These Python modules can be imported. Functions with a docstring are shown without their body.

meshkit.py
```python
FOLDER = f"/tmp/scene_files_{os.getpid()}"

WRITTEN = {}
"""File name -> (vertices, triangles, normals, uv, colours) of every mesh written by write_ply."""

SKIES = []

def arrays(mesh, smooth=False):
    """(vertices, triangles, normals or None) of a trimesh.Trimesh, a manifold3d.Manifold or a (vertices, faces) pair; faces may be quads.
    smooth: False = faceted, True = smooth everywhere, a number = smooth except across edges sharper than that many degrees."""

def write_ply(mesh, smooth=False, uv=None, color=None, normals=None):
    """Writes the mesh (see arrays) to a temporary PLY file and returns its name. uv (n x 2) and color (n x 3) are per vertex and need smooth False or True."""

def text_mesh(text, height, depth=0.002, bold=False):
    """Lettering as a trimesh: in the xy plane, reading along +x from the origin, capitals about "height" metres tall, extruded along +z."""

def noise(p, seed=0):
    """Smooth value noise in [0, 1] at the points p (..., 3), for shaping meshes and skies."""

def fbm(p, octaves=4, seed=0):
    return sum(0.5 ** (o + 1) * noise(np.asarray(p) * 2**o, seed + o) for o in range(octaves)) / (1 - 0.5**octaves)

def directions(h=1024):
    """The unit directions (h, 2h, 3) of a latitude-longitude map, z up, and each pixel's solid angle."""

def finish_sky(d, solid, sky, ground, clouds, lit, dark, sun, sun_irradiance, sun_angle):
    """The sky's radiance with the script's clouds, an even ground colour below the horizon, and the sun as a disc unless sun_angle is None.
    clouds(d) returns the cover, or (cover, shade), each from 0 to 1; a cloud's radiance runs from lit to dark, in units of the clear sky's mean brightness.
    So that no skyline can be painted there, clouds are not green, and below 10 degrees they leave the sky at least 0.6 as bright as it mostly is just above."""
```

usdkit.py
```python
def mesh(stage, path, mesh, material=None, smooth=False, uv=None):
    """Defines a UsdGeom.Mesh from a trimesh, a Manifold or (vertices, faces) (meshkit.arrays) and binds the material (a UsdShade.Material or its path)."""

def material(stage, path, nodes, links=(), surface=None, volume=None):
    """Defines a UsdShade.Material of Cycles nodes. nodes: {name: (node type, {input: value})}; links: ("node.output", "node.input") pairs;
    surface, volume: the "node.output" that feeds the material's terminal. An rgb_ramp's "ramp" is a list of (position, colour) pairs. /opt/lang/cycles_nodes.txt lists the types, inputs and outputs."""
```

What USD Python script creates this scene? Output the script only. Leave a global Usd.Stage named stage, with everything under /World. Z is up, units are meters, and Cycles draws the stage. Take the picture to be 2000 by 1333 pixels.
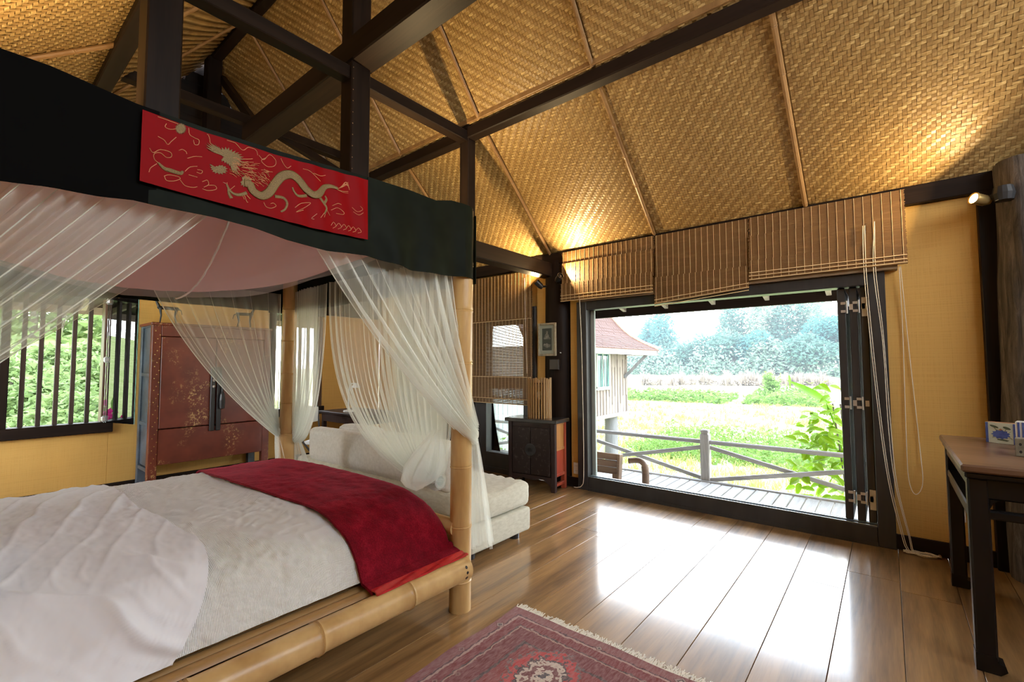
import math, random
import numpy as np
import trimesh
import manifold3d as m3
from scipy.spatial import ConvexHull
from scipy.ndimage import gaussian_filter
from shapely.geometry import Polygon
from pxr import Usd, UsdGeom, UsdLux, UsdShade, Gf, Sdf, Vt
import usdkit, meshkit

stage = Usd.Stage.CreateInMemory()
UsdGeom.SetStageUpAxis(stage, 'Z'); UsdGeom.SetStageMetersPerUnit(stage, 1.0)
W = UsdGeom.Xform.Define(stage, '/World')
UsdGeom.Scope.Define(stage, '/World/Looks')
PI = math.pi

# ------------------------------------------------------------------ camera
EYE = np.array([0, 0, 1.35])
YAW, PITCH, ROLL = 0.684545, 0.0528704, -0.00278111
fw = np.array([-math.sin(YAW) * math.cos(PITCH), math.cos(YAW) * math.cos(PITCH), math.sin(PITCH)])
rt = np.array([math.cos(YAW), math.sin(YAW), 0.0]); up = np.cross(rt, fw)
rt, up = math.cos(ROLL) * rt + math.sin(ROLL) * up, -math.sin(ROLL) * rt + math.cos(ROLL) * up
cam = UsdGeom.Camera.Define(stage, '/World/camera')
M = np.eye(4); M[0, :3] = rt; M[1, :3] = up; M[2, :3] = -fw; M[3, :3] = EYE
cam.AddTransformOp().Set(Gf.Matrix4d(M.tolist()))
cam.CreateHorizontalApertureAttr(36.0); cam.CreateVerticalApertureAttr(36.0 * 1333 / 2000)
cam.CreateFocalLengthAttr(896.573 * 36 / 2000)
cam.CreateClippingRangeAttr((0.05, 2000.0))
cam.CreateExposureAttr(EXPOSURE := 0.55)

# ------------------------------------------------------------------ sky and sun
def mat(name, nodes, links, surface, volume=None):
    return usdkit.material(stage, '/World/Looks/' + name, nodes, links, surface, volume)
sky = mat('sky_look', {
    'tc': ('texture_coordinate', {}), 'sep': ('separate_xyz', {}),
    'grad': ('rgb_ramp', {'ramp': [(0.0, (.62, .68, .70)), (.5, (.97, .99, 1.0)), (.62, (.84, .93, 1.0)), (1.0, (.50, .70, 1.0))]}),
    'mr': ('map_range', {'from_min': -1.0, 'from_max': 1.0, 'to_min': 0.0, 'to_max': 1.0}),
    'mp': ('mapping', {'scale': (2.2, 2.2, 6.0)}),
    'n': ('noise_texture', {'scale': 1.6, 'detail': 5.0, 'roughness': .55}),
    'cr': ('rgb_ramp', {'ramp': [(0.42, (0, 0, 0)), (.68, (1, 1, 1))]}),
    'mx': ('mix', {'color2': (1.0, 1.0, 1.0)}),
    'bg': ('background_shader', {'strength': 7.0})},
    [('tc.generated', 'sep.vector'), ('sep.z', 'mr.value'), ('mr.result', 'grad.fac'), ('tc.generated', 'mp.vector'), ('mp.vector', 'n.vector'),
     ('n.fac', 'cr.fac'), ('cr.color', 'mx.fac'), ('grad.color', 'mx.color1'), ('mx.color', 'bg.color')], 'bg.background')
dome = UsdLux.DomeLight.Define(stage, '/World/sky')
dome.CreateIntensityAttr(1.0); dome.CreateColorAttr(Gf.Vec3f(1, 1, 1))
UsdShade.MaterialBindingAPI.Apply(dome.GetPrim()).Bind(sky)
sun = UsdLux.DistantLight.Define(stage, '/World/sun')
sun.CreateIntensityAttr(19.0); sun.CreateAngleAttr(1.2); sun.CreateColorAttr(Gf.Vec3f(1, .95, .86))
SUN = np.array([-.45, .50, 1.0]); SUN = SUN / np.linalg.norm(SUN)          # towards the sun
zx = np.cross([0, 0, 1.0], SUN); zx /= np.linalg.norm(zx); zy = np.cross(SUN, zx)
Ms = np.eye(4); Ms[0, :3] = zx; Ms[1, :3] = zy; Ms[2, :3] = SUN
sun.AddTransformOp().Set(Gf.Matrix4d(Ms.tolist()))

# ------------------------------------------------------------------ naming helpers
used = {}
def numbered(parent, name):
    k = (parent, name); n = used.get(k, 0); used[k] = n + 1
    return f'{parent}/{name}' if n == 0 else f'{parent}/{name}_{n:03d}'
def tag(o, label=None, cat=None, group=None, kind=None):
    p = o.GetPrim() if hasattr(o, 'GetPrim') else o
    for k, v in (('label', label), ('category', cat), ('group', group), ('kind', kind)):
        if v: p.SetCustomDataByKey(k, v)
    return o
def path_of(parent): return '/World' if parent is None else str(parent.GetPath())
def obj(name, mesh, m, parent=None, smooth=False, label=None, cat=None, group=None, kind=None):
    if isinstance(mesh, MB): mesh = mesh.get()
    o = usdkit.mesh(stage, numbered(path_of(parent), name), mesh, m, smooth)
    return tag(o, label, cat, group, kind)
def thing(name, label=None, cat=None, loc=(0, 0, 0), rz=0.0, group=None, kind=None, parent=None):
    x = UsdGeom.Xform.Define(stage, numbered(path_of(parent), name))
    if any(loc): x.AddTranslateOp().Set(Gf.Vec3d(*map(float, loc)))
    if rz: x.AddRotateZOp().Set(float(rz))
    return tag(x, label, cat, group, kind)
def dup(src, loc, rz=0.0, label=None, sc=None, group=None):
    was = src.GetPrim().GetCustomData(); base = src.GetPath().name.rstrip('0123456789').rstrip('_')
    x = UsdGeom.Xform.Define(stage, numbered('/World', base))
    x.GetPrim().GetReferences().AddInternalReference(src.GetPath())
    x.ClearXformOpOrder()
    x.AddTranslateOp(opSuffix='place').Set(Gf.Vec3d(*map(float, loc)))
    x.AddRotateZOp(opSuffix='place').Set(float(rz))
    if sc is not None: x.AddScaleOp(opSuffix='place').Set(Gf.Vec3f(*((sc,) * 3 if np.ndim(sc) == 0 else sc)))
    x.GetPrim().SetInstanceable(True)
    return tag(x, label or was.get('label'), was.get('category'), group or was.get('group'), was.get('kind'))

# ------------------------------------------------------------------ mesh helpers
_c = np.array([[i, j, k] for i in (-1, 1) for j in (-1, 1) for k in (-1, 1)], float)
def _chamfer():
    v = []
    for c in _c:
        for a in range(3): v.append((c, a))
    pts = np.array([c * (1 - .2 * (np.arange(3) != a)) for c, a in v])
    h = ConvexHull(pts); f = h.simplices.copy()
    for i, t in enumerate(f):
        n = np.cross(pts[t[1]] - pts[t[0]], pts[t[2]] - pts[t[0]])
        if n @ pts[t].mean(0) < 0: f[i] = t[::-1]
    return np.array([c for c, a in v]), np.array([(np.arange(3) != a) for c, a in v], float), f
_CC, _CI, _CF = _chamfer()
_BF = np.array([[0, 1, 3], [0, 3, 2], [4, 6, 7], [4, 7, 5], [0, 4, 5], [0, 5, 1], [2, 3, 7], [2, 7, 6], [0, 2, 6], [0, 6, 4], [1, 5, 7], [1, 7, 3]])
def frame_of(d):
    d = np.asarray(d, float); d = d / np.linalg.norm(d)
    a = np.cross(d, [0, 0, 1.0] if abs(d[2]) < .95 else [1.0, 0, 0]); a /= np.linalg.norm(a)
    return d, a, np.cross(a, d)
class MB:
    def __init__(s): s.v, s.f, s.n = [], [], 0
    def add(s, v, f):
        v = np.asarray(v, float).reshape(-1, 3); f = np.asarray(f, int)
        if f.shape[1] == 4: f = np.vstack([f[:, [0, 1, 2]], f[:, [0, 2, 3]]])
        s.v.append(v); s.f.append(f + s.n); s.n += len(v); return s
    def box(s, lo, hi, b=0.0):
        lo, hi = np.minimum(lo, hi).astype(float), np.maximum(lo, hi).astype(float); c, h = (lo + hi) / 2, (hi - lo) / 2
        if b <= 0: return s.add(c + _c * h, _BF)
        b = min(b, .45 * h.min()); return s.add(c + _CC * h - _CC * _CI * b, _CF)
    def bar(s, p, q, w, t, b=0.0, upv=None):
        """A beam from p to q, w wide and t tall."""
        p, q = np.asarray(p, float), np.asarray(q, float); d = (q - p); L = np.linalg.norm(d); d = d / L
        if upv is None: _, a, u = frame_of(d)
        else:
            u = np.asarray(upv, float); a = np.cross(d, u); a /= np.linalg.norm(a); u = np.cross(a, d)
        h = np.array([L / 2, w / 2, t / 2])
        if b <= 0: l, f = _c * h, _BF
        else: b = min(b, .45 * h.min()); l, f = _CC * h - _CC * _CI * b, _CF
        if np.linalg.det(np.array([d, a, u])) < 0: f = f[:, ::-1]
        return s.add((p + q) / 2 + l[:, :1] * d + l[:, 1:2] * a + l[:, 2:] * u, f)
    def tube(s, pts, r, n=8, caps=True, flat=1.0, ref=None):
        p = np.asarray(pts, float); r = np.broadcast_to(np.asarray(r, float), (len(p),)); t = np.gradient(p, axis=0)
        t /= np.linalg.norm(t, axis=1, keepdims=True) + 1e-12
        a = np.zeros_like(p); ref = np.array(ref, float) if ref is not None else np.array([0, 0, 1.0]) if abs(t[0, 2]) < .9 else np.array([1.0, 0, 0])
        a0 = np.cross(t[0], ref); a0 /= np.linalg.norm(a0)
        for i in range(len(p)):
            a0 = a0 - (a0 @ t[i]) * t[i]; a0 /= np.linalg.norm(a0) + 1e-12; a[i] = a0
        b = np.cross(t, a); g = np.arange(n) * 2 * PI / n
        v = p[:, None] + r[:, None, None] * (np.cos(g)[None, :, None] * a[:, None] + flat * np.sin(g)[None, :, None] * b[:, None])
        i, j = np.meshgrid(np.arange(len(p) - 1), np.arange(n), indexing='ij')
        q = np.stack([i * n + j, i * n + (j + 1) % n, (i + 1) * n + (j + 1) % n, (i + 1) * n + j], -1).reshape(-1, 4)
        f = np.vstack([q[:, [0, 1, 2]], q[:, [0, 2, 3]]]); v = v.reshape(-1, 3)
        if caps:
            k = len(v); v = np.vstack([v, p[:1], p[-1:]]); m = (len(p) - 1) * n; jj = np.arange(n)
            f = np.vstack([f, np.stack([np.full(n, k), (jj + 1) % n, jj], 1), np.stack([np.full(n, k + 1), m + jj, m + (jj + 1) % n], 1)])
        return s.add(v, f)
    def lathe(s, prof, c=(0, 0, 0), n=16):
        """prof: (radius, height) pairs about the z axis through c."""
        pr = np.asarray(prof, float); p = np.stack([np.full(len(pr), c[0]), np.full(len(pr), c[1]), c[2] + pr[:, 1]], 1)
        g = np.arange(n) * 2 * PI / n
        v = p[:, None] + pr[:, 0][:, None, None] * np.stack([np.cos(g), np.sin(g), 0 * g], -1)[None]
        i, j = np.meshgrid(np.arange(len(p) - 1), np.arange(n), indexing='ij')
        q = np.stack([i * n + j, i * n + (j + 1) % n, (i + 1) * n + (j + 1) % n, (i + 1) * n + j], -1).reshape(-1, 4)
        return s.add(v.reshape(-1, 3), q)
    def grid(s, P, flip=False, two=False):
        P = np.asarray(P, float); a, b = P.shape[:2]
        i, j = np.meshgrid(np.arange(a - 1), np.arange(b - 1), indexing='ij')
        q = np.stack([i * b + j, (i + 1) * b + j, (i + 1) * b + j + 1, i * b + j + 1], -1).reshape(-1, 4)
        return s.add(P.reshape(-1, 3), q[:, ::-1] if flip else q)
    def sheet(s, P, th, flip=False):
        """A grid of points with thickness th along its normals, closed at the rim."""
        P = np.asarray(P, float); N = np.cross(np.gradient(P, axis=0), np.gradient(P, axis=1)); N /= np.linalg.norm(N, axis=-1, keepdims=True) + 1e-12
        a, b = P.shape[:2]; s.grid(P + N * th / 2); s.grid(P - N * th / 2, True)
        A, B = P + N * th / 2, P - N * th / 2
        rim = [(i, 0) for i in range(a)] + [(a - 1, j) for j in range(1, b)] + [(i, b - 1) for i in range(a - 2, -1, -1)] + [(0, j) for j in range(b - 2, -1, -1)]
        ii = tuple(np.array(rim).T); R = np.stack([A[ii], B[ii]], 1); s.grid(R, True); return s
    def poly(s, pts, z0, z1, T=None):
        m = trimesh.creation.extrude_polygon(Polygon(pts).buffer(0), z1 - z0, engine='earcut'); v = np.array(m.vertices) + [0, 0, z0]
        return s.add(v if T is None else T(v), m.faces)
    def get(s):
        if not s.v: return (np.zeros((0, 3)), np.zeros((0, 3), int))
        return np.vstack(s.v), np.vstack(s.f)
def B(lo, hi, b=0.0): return MB().box(lo, hi, b)
def bamboo_pole(mb, p, q, r, step=.3, seed=0, n=12, taper=0.0, ring=1.07, caps=True):
    rg = random.Random(seed); p, q = np.asarray(p, float), np.asarray(q, float); L = np.linalg.norm(q - p)
    ts, rs = [0.0], [r]; x = step * rg.uniform(.3, .9)
    while x < L - .03:
        for d, k in ((-.014, 1.0), (-.005, ring), (.0005, .965), (.006, ring * .985), (.02, 1.0)):
            ts.append(x + d); rs.append(r * k)
        x += step * rg.uniform(.85, 1.15)
    ts.append(L); rs.append(r); ts = np.array(ts) / L; o = np.argsort(ts); ts = ts[o]; rs = np.array(rs)[o] * (1 - taper * ts)
    ok = (ts >= 0) & (ts <= 1); ts, rs = ts[ok], rs[ok]
    return mb.tube(p + ts[:, None] * (q - p), rs, n, caps)
def bez(p0, p1, p2, n=16):
    t = np.linspace(0, 1, n)[:, None]; return (1 - t) ** 2 * np.asarray(p0) + 2 * t * (1 - t) * np.asarray(p1) + t * t * np.asarray(p2)
def crom(pts, n=8):
    p = np.asarray(pts, float); p = np.vstack([2 * p[0] - p[1], p, 2 * p[-1] - p[-2]]); out = []
    for i in range(1, len(p) - 2):
        t = np.linspace(0, 1, n, endpoint=False)[:, None]; a, b, c, d = p[i - 1:i + 3]
        out.append(.5 * (2 * b + (c - a) * t + (2 * a - 5 * b + 4 * c - d) * t ** 2 + (3 * b - a - 3 * c + d) * t ** 3))
    return np.vstack(out + [p[-2:-1]])

# ------------------------------------------------------------------ materials
def plain(name, col, rough=.6, spec=.5, coat=0.0, metal=0.0, noise=None, bump=0.0, scale=(1, 1, 1), sheen=0.0, coord='object', col2=None, det=4.0, lohi=(.35, .68), coat_rough=.08, coat_ior=1.5, trans=0.0, thick=.02):
    """A principled surface; with noise it runs from col to col2."""
    n = {'p': ('principled_bsdf', {'base_color': col, 'roughness': rough, 'specular_ior_level': spec, 'coat_weight': coat, 'coat_roughness': coat_rough, 'coat_ior': coat_ior, 'metallic': metal, 'sheen_weight': sheen})}
    l = []; s = 'p.BSDF'
    if noise:
        if coord == 'object': n['tc'] = ('texture_coordinate', {}); src = 'tc.object'
        else: n['tc'] = ('geometry', {}); src = 'tc.position'
        n['mp'] = ('mapping', {'scale': scale}); n['n'] = ('noise_texture', {'scale': noise, 'detail': det, 'roughness': .6})
        n['r'] = ('rgb_ramp', {'ramp': [(lohi[0], col), (lohi[1], col2 or tuple(c * .6 for c in col))]})
        l += [(src, 'mp.vector'), ('mp.vector', 'n.vector'), ('n.fac', 'r.fac'), ('r.color', 'p.base_color')]
        if bump: n['b'] = ('bump', {'strength': bump, 'distance': thick}); l += [('n.fac', 'b.height'), ('b.normal', 'p.normal')]
    if trans:
        n['t'] = ('translucent_bsdf', {'color': col}); n['mx'] = ('mix_closure', {'fac': trans})
        l += [('p.BSDF', 'mx.closure1'), ('t.BSDF', 'mx.closure2')]; s = 'mx.closure'
        if noise: l += [('r.color', 't.color')]
    return mat(name, n, l, s)
def wood(name, c1, c2, axis, rough=.5, spec=.5, coat=0.0, bump=.15, ring=9.0, coat_rough=.06, coat_ior=1.5, rand=.25, stretch=.06):
    """Grain drawn out along the axis; object_info / island random shifts the tone of each piece."""
    sc = [1.0, 1.0, 1.0]; sc['xyz'.index(axis)] = stretch
    n = {'g': ('geometry', {}), 'tc': ('texture_coordinate', {}), 'mp': ('mapping', {'scale': sc}),
         'oi': ('object_info', {}), 'ov': ('vector_math', {'math_type': 'scale', 'scale': 17.0}), 'cx': ('combine_xyz', {}), 'av': ('vector_math', {'math_type': 'add'}),
         'n1': ('noise_texture', {'scale': ring, 'detail': 6.0, 'roughness': .62, 'distortion': .6}),
         'n2': ('noise_texture', {'scale': ring * 7, 'detail': 3.0, 'roughness': .7}),
         'ma': ('math', {'math_type': 'multiply_add', 'value2': .35}),
         'r': ('rgb_ramp', {'ramp': [(.47, c1), (.82, c2)]}),
         'hv': ('hsv', {}), 'mr': ('map_range', {'from_min': 0.0, 'from_max': 1.0, 'to_min': 1 - rand, 'to_max': 1 + rand}),
         'b': ('bump', {'strength': bump, 'distance': .01}),
         'p': ('principled_bsdf', {'roughness': rough, 'specular_ior_level': spec, 'coat_weight': coat, 'coat_roughness': coat_rough, 'coat_ior': coat_ior})}
    l = [('g.random_per_island', 'cx.x'), ('oi.random', 'cx.y'), ('cx.vector', 'ov.vector1'), ('tc.object', 'av.vector1'), ('ov.vector', 'av.vector2'), ('av.vector', 'mp.vector'),
         ('mp.vector', 'n1.vector'), ('mp.vector', 'n2.vector'), ('n2.fac', 'ma.value1'), ('n1.fac', 'ma.value3'), ('ma.value', 'r.fac'), ('r.color', 'hv.color'),
         ('g.random_per_island', 'mr.value'), ('mr.result', 'hv.value'), ('hv.color', 'p.base_color'), ('ma.value', 'b.height'), ('b.normal', 'p.normal')]
    return mat(name, n, l, 'p.BSDF')
def island(name, ramp, rough=.5, spec=.5, trans=0.0, noise=0.0, nscale=30.0, coat=0.0, bump=0.0, scale=(1, 1, 1)):
    """Each separate piece of the mesh takes its own tone from the ramp."""
    n = {'g': ('geometry', {}), 'r': ('rgb_ramp', {'ramp': ramp}), 'p': ('principled_bsdf', {'roughness': rough, 'specular_ior_level': spec, 'coat_weight': coat})}
    l = []; s = 'p.BSDF'; last = 'r.color'; src = 'g.random_per_island'
    if noise:
        n.update({'tc': ('texture_coordinate', {}), 'mp': ('mapping', {'scale': scale}), 'n': ('noise_texture', {'scale': nscale, 'detail': 3.0}), 'a': ('math', {'math_type': 'multiply_add', 'value2': noise}), 'sb': ('math', {'math_type': 'subtract', 'value2': .5})})
        l += [('tc.object', 'mp.vector'), ('mp.vector', 'n.vector'), ('n.fac', 'sb.value1'), ('sb.value', 'a.value1'), (src, 'a.value3')]; src = 'a.value'
        if bump: n['b'] = ('bump', {'strength': bump, 'distance': .004}); l += [('n.fac', 'b.height'), ('b.normal', 'p.normal')]
    l += [(src, 'r.fac'), (last, 'p.base_color')]
    if trans:
        n['t'] = ('translucent_bsdf', {}); n['mx'] = ('mix_closure', {'fac': trans})
        l += [(last, 't.color'), ('p.BSDF', 'mx.closure1'), ('t.BSDF', 'mx.closure2')]; s = 'mx.closure'
    return mat(name, n, l, s)
def glass(name, tint=(1, 1, 1), ior=1.5, rough=0.0, add=0.0):
    return mat(name, {'f': ('fresnel', {'IOR': ior}), 't': ('transparent_bsdf', {'color': tint}), 'g': ('glossy_bsdf', {'color': (1, 1, 1), 'roughness': rough}), 'm': ('mix_closure', {})},
               [('f.fac', 'm.fac'), ('t.BSDF', 'm.closure1'), ('g.BSDF', 'm.closure2')], 'm.closure')
def net(name, cover, col):
    return mat(name, {'t': ('transparent_bsdf', {}), 'd': ('diffuse_bsdf', {'color': col}), 'r': ('translucent_bsdf', {'color': col}), 'a': ('mix_closure', {'fac': .45}), 'm': ('mix_closure', {'fac': cover})},
               [('d.BSDF', 'a.closure1'), ('r.BSDF', 'a.closure2'), ('t.BSDF', 'm.closure1'), ('a.closure', 'm.closure2')], 'm.closure')

K = {}
K['dark_x'] = wood('dark_timber_x', (.011, .0065, .0048), (.028, .016, .011), 'x', rough=.5, spec=.14, bump=.1)
K['dark_y'] = wood('dark_timber_y', (.010, .006, .0045), (.026, .015, .010), 'y', rough=.5, spec=.14, bump=.1)
K['dark_z'] = wood('dark_timber_z', (.010, .006, .0045), (.026, .015, .010), 'z', rough=.5, spec=.14, bump=.1)
K['black_frame'] = plain('black_stained_frame', (.020, .019, .019), .4, noise=14, col2=(.034, .031, .030), scale=(1, 1, .2), bump=.05)
K['wall'] = mat('ochre_wall', {'g': ('geometry', {}), 'm1': ('mapping', {'scale': (60, 60, 1.2)}), 'm2': ('mapping', {'scale': (1.2, 1.2, 220)}), 'n1': ('noise_texture', {'scale': 3.0, 'detail': 3.0}), 'n2': ('noise_texture', {'scale': 1.0, 'detail': 2.0}),
     'ad': ('math', {'math_type': 'add'}), 'r': ('rgb_ramp', {'ramp': [(.7, (.60, .345, .085)), (1.3 / 1.0 if False else 1.0, (.66, .39, .105))]}), 'b': ('bump', {'strength': .18, 'distance': .004}), 'p': ('principled_bsdf', {'roughness': .62, 'specular_ior_level': .35})},
     [('g.position', 'm1.vector'), ('g.position', 'm2.vector'), ('m1.vector', 'n1.vector'), ('m2.vector', 'n2.vector'), ('n1.fac', 'ad.value1'), ('n2.fac', 'ad.value2'), ('ad.value', 'r.fac'), ('r.color', 'p.base_color'), ('ad.value', 'b.height'), ('b.normal', 'p.normal')], 'p.BSDF')
K['floor'] = wood('varnished_floor_plank', (.115, .050, .015), (.50, .275, .100), 'y', rough=.36, coat=.95, coat_rough=.13, coat_ior=1.66, bump=.16, ring=5.5, rand=.25, stretch=.07)
K['mat'] = island('woven_bamboo_mat', [(0, (.36, .23, .085)), (.18, (.64, .46, .20)), (.55, (.78, .59, .29)), (.9, (.87, .70, .38)), (1, (.62, .44, .20))], rough=.40, spec=.5, noise=.9, nscale=3.0, scale=(3, 26, 26), bump=.15)
K['mat2'] = island('woven_bamboo_mat_inner', [(0, (.27, .16, .055)), (.2, (.43, .28, .105)), (.6, (.57, .395, .17)), (.9, (.68, .49, .23)), (1, (.44, .29, .11))], rough=.46, spec=.45, noise=.9, nscale=3.0, scale=(30, 3.5, 3.5), bump=.15)  # darker warp: sheen that changes with strip direction is put into the colour
K['mat_back'] = plain('mat_backing', (.30, .185, .065), .8)
K['batten2'] = plain('gable_matting', (.60, .42, .18), .6, noise=30, col2=(.46, .30, .12), scale=(1, 1, 4))
K['batten'] = plain('bamboo_batten', (.36, .21, .085), .45, noise=9, col2=(.20, .105, .04), bump=.1, scale=(1, .3, .3))
K['bamboo'] = plain('bed_bamboo', (.60, .40, .165), .33, spec=.55, noise=5, col2=(.40, .225, .075), bump=.04, lohi=(.42, .78), scale=(1, 1, 1))
K['bamboo_post'] = plain('bed_bamboo_post', (.56, .36, .14), .33, spec=.55, noise=6, col2=(.36, .19, .06), bump=.04, lohi=(.42, .78), scale=(2, 2, .35))
# ------------------------------------------------------------------ the setting: floor
XL, YB, XR, YN=-6.45, 4.457, 2.45, -0.78          # left wall, door wall, right wall, near side behind the camera
fl = thing('floor', kind='structure', label='varnished wide wooden floor planks', cat='floor')
obj('subfloor', B((XL - .1, YN - 2.2, -.14), (XR + .1, YB + .02, -.03)), K['dark_y'], fl, label='dark boarding under the planks')
rg = random.Random(5)
x = -0.781 - .265 * 22
while x < XR:
    y = YN - 2.2 + rg.uniform(-1.5, 0)
    while y < YB:
        L = rg.uniform(2.6, 4.4); y0, y1 = max(y, YN - 2.2), min(y + L, YB)
        if y1 - y0 > .05: obj('plank', B((max(x, XL) + .0012, y0 + .001, -.03), (min(x + .265, XR) - .0012, y1 - .001, rg.uniform(-.0006, .0)), .0012), K['floor'], fl)
        y += L
    x += .265

# walls with real openings
WT = 2.66
wb = thing('wall_back', kind='structure', label='ochre wall with the wide door opening', cat='wall')
def wallbox(par, lo, hi, m='wall', name='panel'): return obj(name, B(lo, hi, .003), K[m], par)
wallbox(wb, (-2.78, YB, .10), (-2.665, YB + .12, 2.55))
wallbox(wb, (.005, YB, .10), (.517, YB + .12, 2.52))
wallbox(wb, (-2.665, YB + .02, 2.10), (.005, YB + .12, 2.55))
wallbox(wb, (-3.25, YB, .0), (-2.95, YB + .12, 2.55))
wallbox(wb, (-4.30, YB + .02, 2.06), (-3.25, YB + .12, 2.55))
wallbox(wb, (-6.45, YB, .0), (-5.95, YB + .12, 2.55))
wallbox(wb, (-5.42, YB + .02, 2.06), (-4.30, YB + .12, 2.55))
wallbox(wb, (.585, YB, .0), (XR, YB + .12, 2.55))
obj('wall_plate', B((XL, YB - .06, 2.52), (XR, YB + .14, 2.655), .006), K['dark_x'], wb, label='dark timber plate along the wall top')
obj('corner_stud', B((.515, YB - .07, .0), (.60, YB + .12, 2.53), .004), K['dark_z'], wb, label='dark vertical timber at the panel end')
obj('stud', B((-5.95, YB - .02, 0), (-5.42, YB + .12, 2.55), .004), K['dark_z'], wb, label='dark boarded bay')
bb = obj('baseboard_back', MB().box((.005, YB - .022, 0), (.517, YB + .05, .105), .004).box((-2.95, YB - .022, 0), (-2.67, YB + .05, .105), .004).box((.585, YB - .022, 0), (XR, YB + .05, .105), .004), K['dark_x'], kind='structure', label='dark baseboard along the door wall', cat='baseboard')
wl = thing('wall_left', kind='structure', label='ochre wall with the barred windows', cat='wall')
def lw(y0, y1, z0, z1, m='wall', name='panel', x1=XL): return obj(name, B((XL - .14, y0, z0), (x1, y1, z1), .003), K[m], wl)
lw(YN - 2, -1.4, 0, 2.1); lw(-1.4, 1.10, 0, .66); lw(1.10, 2.72, 0, 2.1); lw(2.72, 3.48, 0, .66); lw(3.48, YB, 0, 2.1)
lw(YN - 2, YB + .1, 2.1, 2.5, 'dark_y', 'lintel', XL + .05)
obj('baseboard_left', B((XL - .02, YN - 2, 0), (XL + .025, YB, .11), .004), K['dark_y'], kind='structure', label='dark baseboard under the barred windows', cat='baseboard')
wr = thing('wall_right', kind='structure', label='unseen ochre wall beyond the right edge, bouncing warm light', cat='wall')
obj('panel', B((XR, YN - .4, 0), (XR + .12, YB, 2.66)), K['wall'], wr)  # out of view, placed to bounce warm light into the room

wn = thing('wall_near', kind='structure', label='unseen ochre wall behind the camera with an opening placed to light the left wall and bed', cat='wall')
for lo, hi in (((XL, -1.02, 0), (-6.25, -.9, 2.6)), ((-6.25, -1.02, 0), (-4.75, -.9, .8)), ((-6.25, -1.02, 2.05), (-4.75, -.9, 2.6)), ((-4.75, -1.02, 0), (XR, -.9, 2.6))): obj('panel', B(lo, hi), K['wall'], wn)  # out of view: wall holds back daylight, its opening lights left wall and bed
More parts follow.
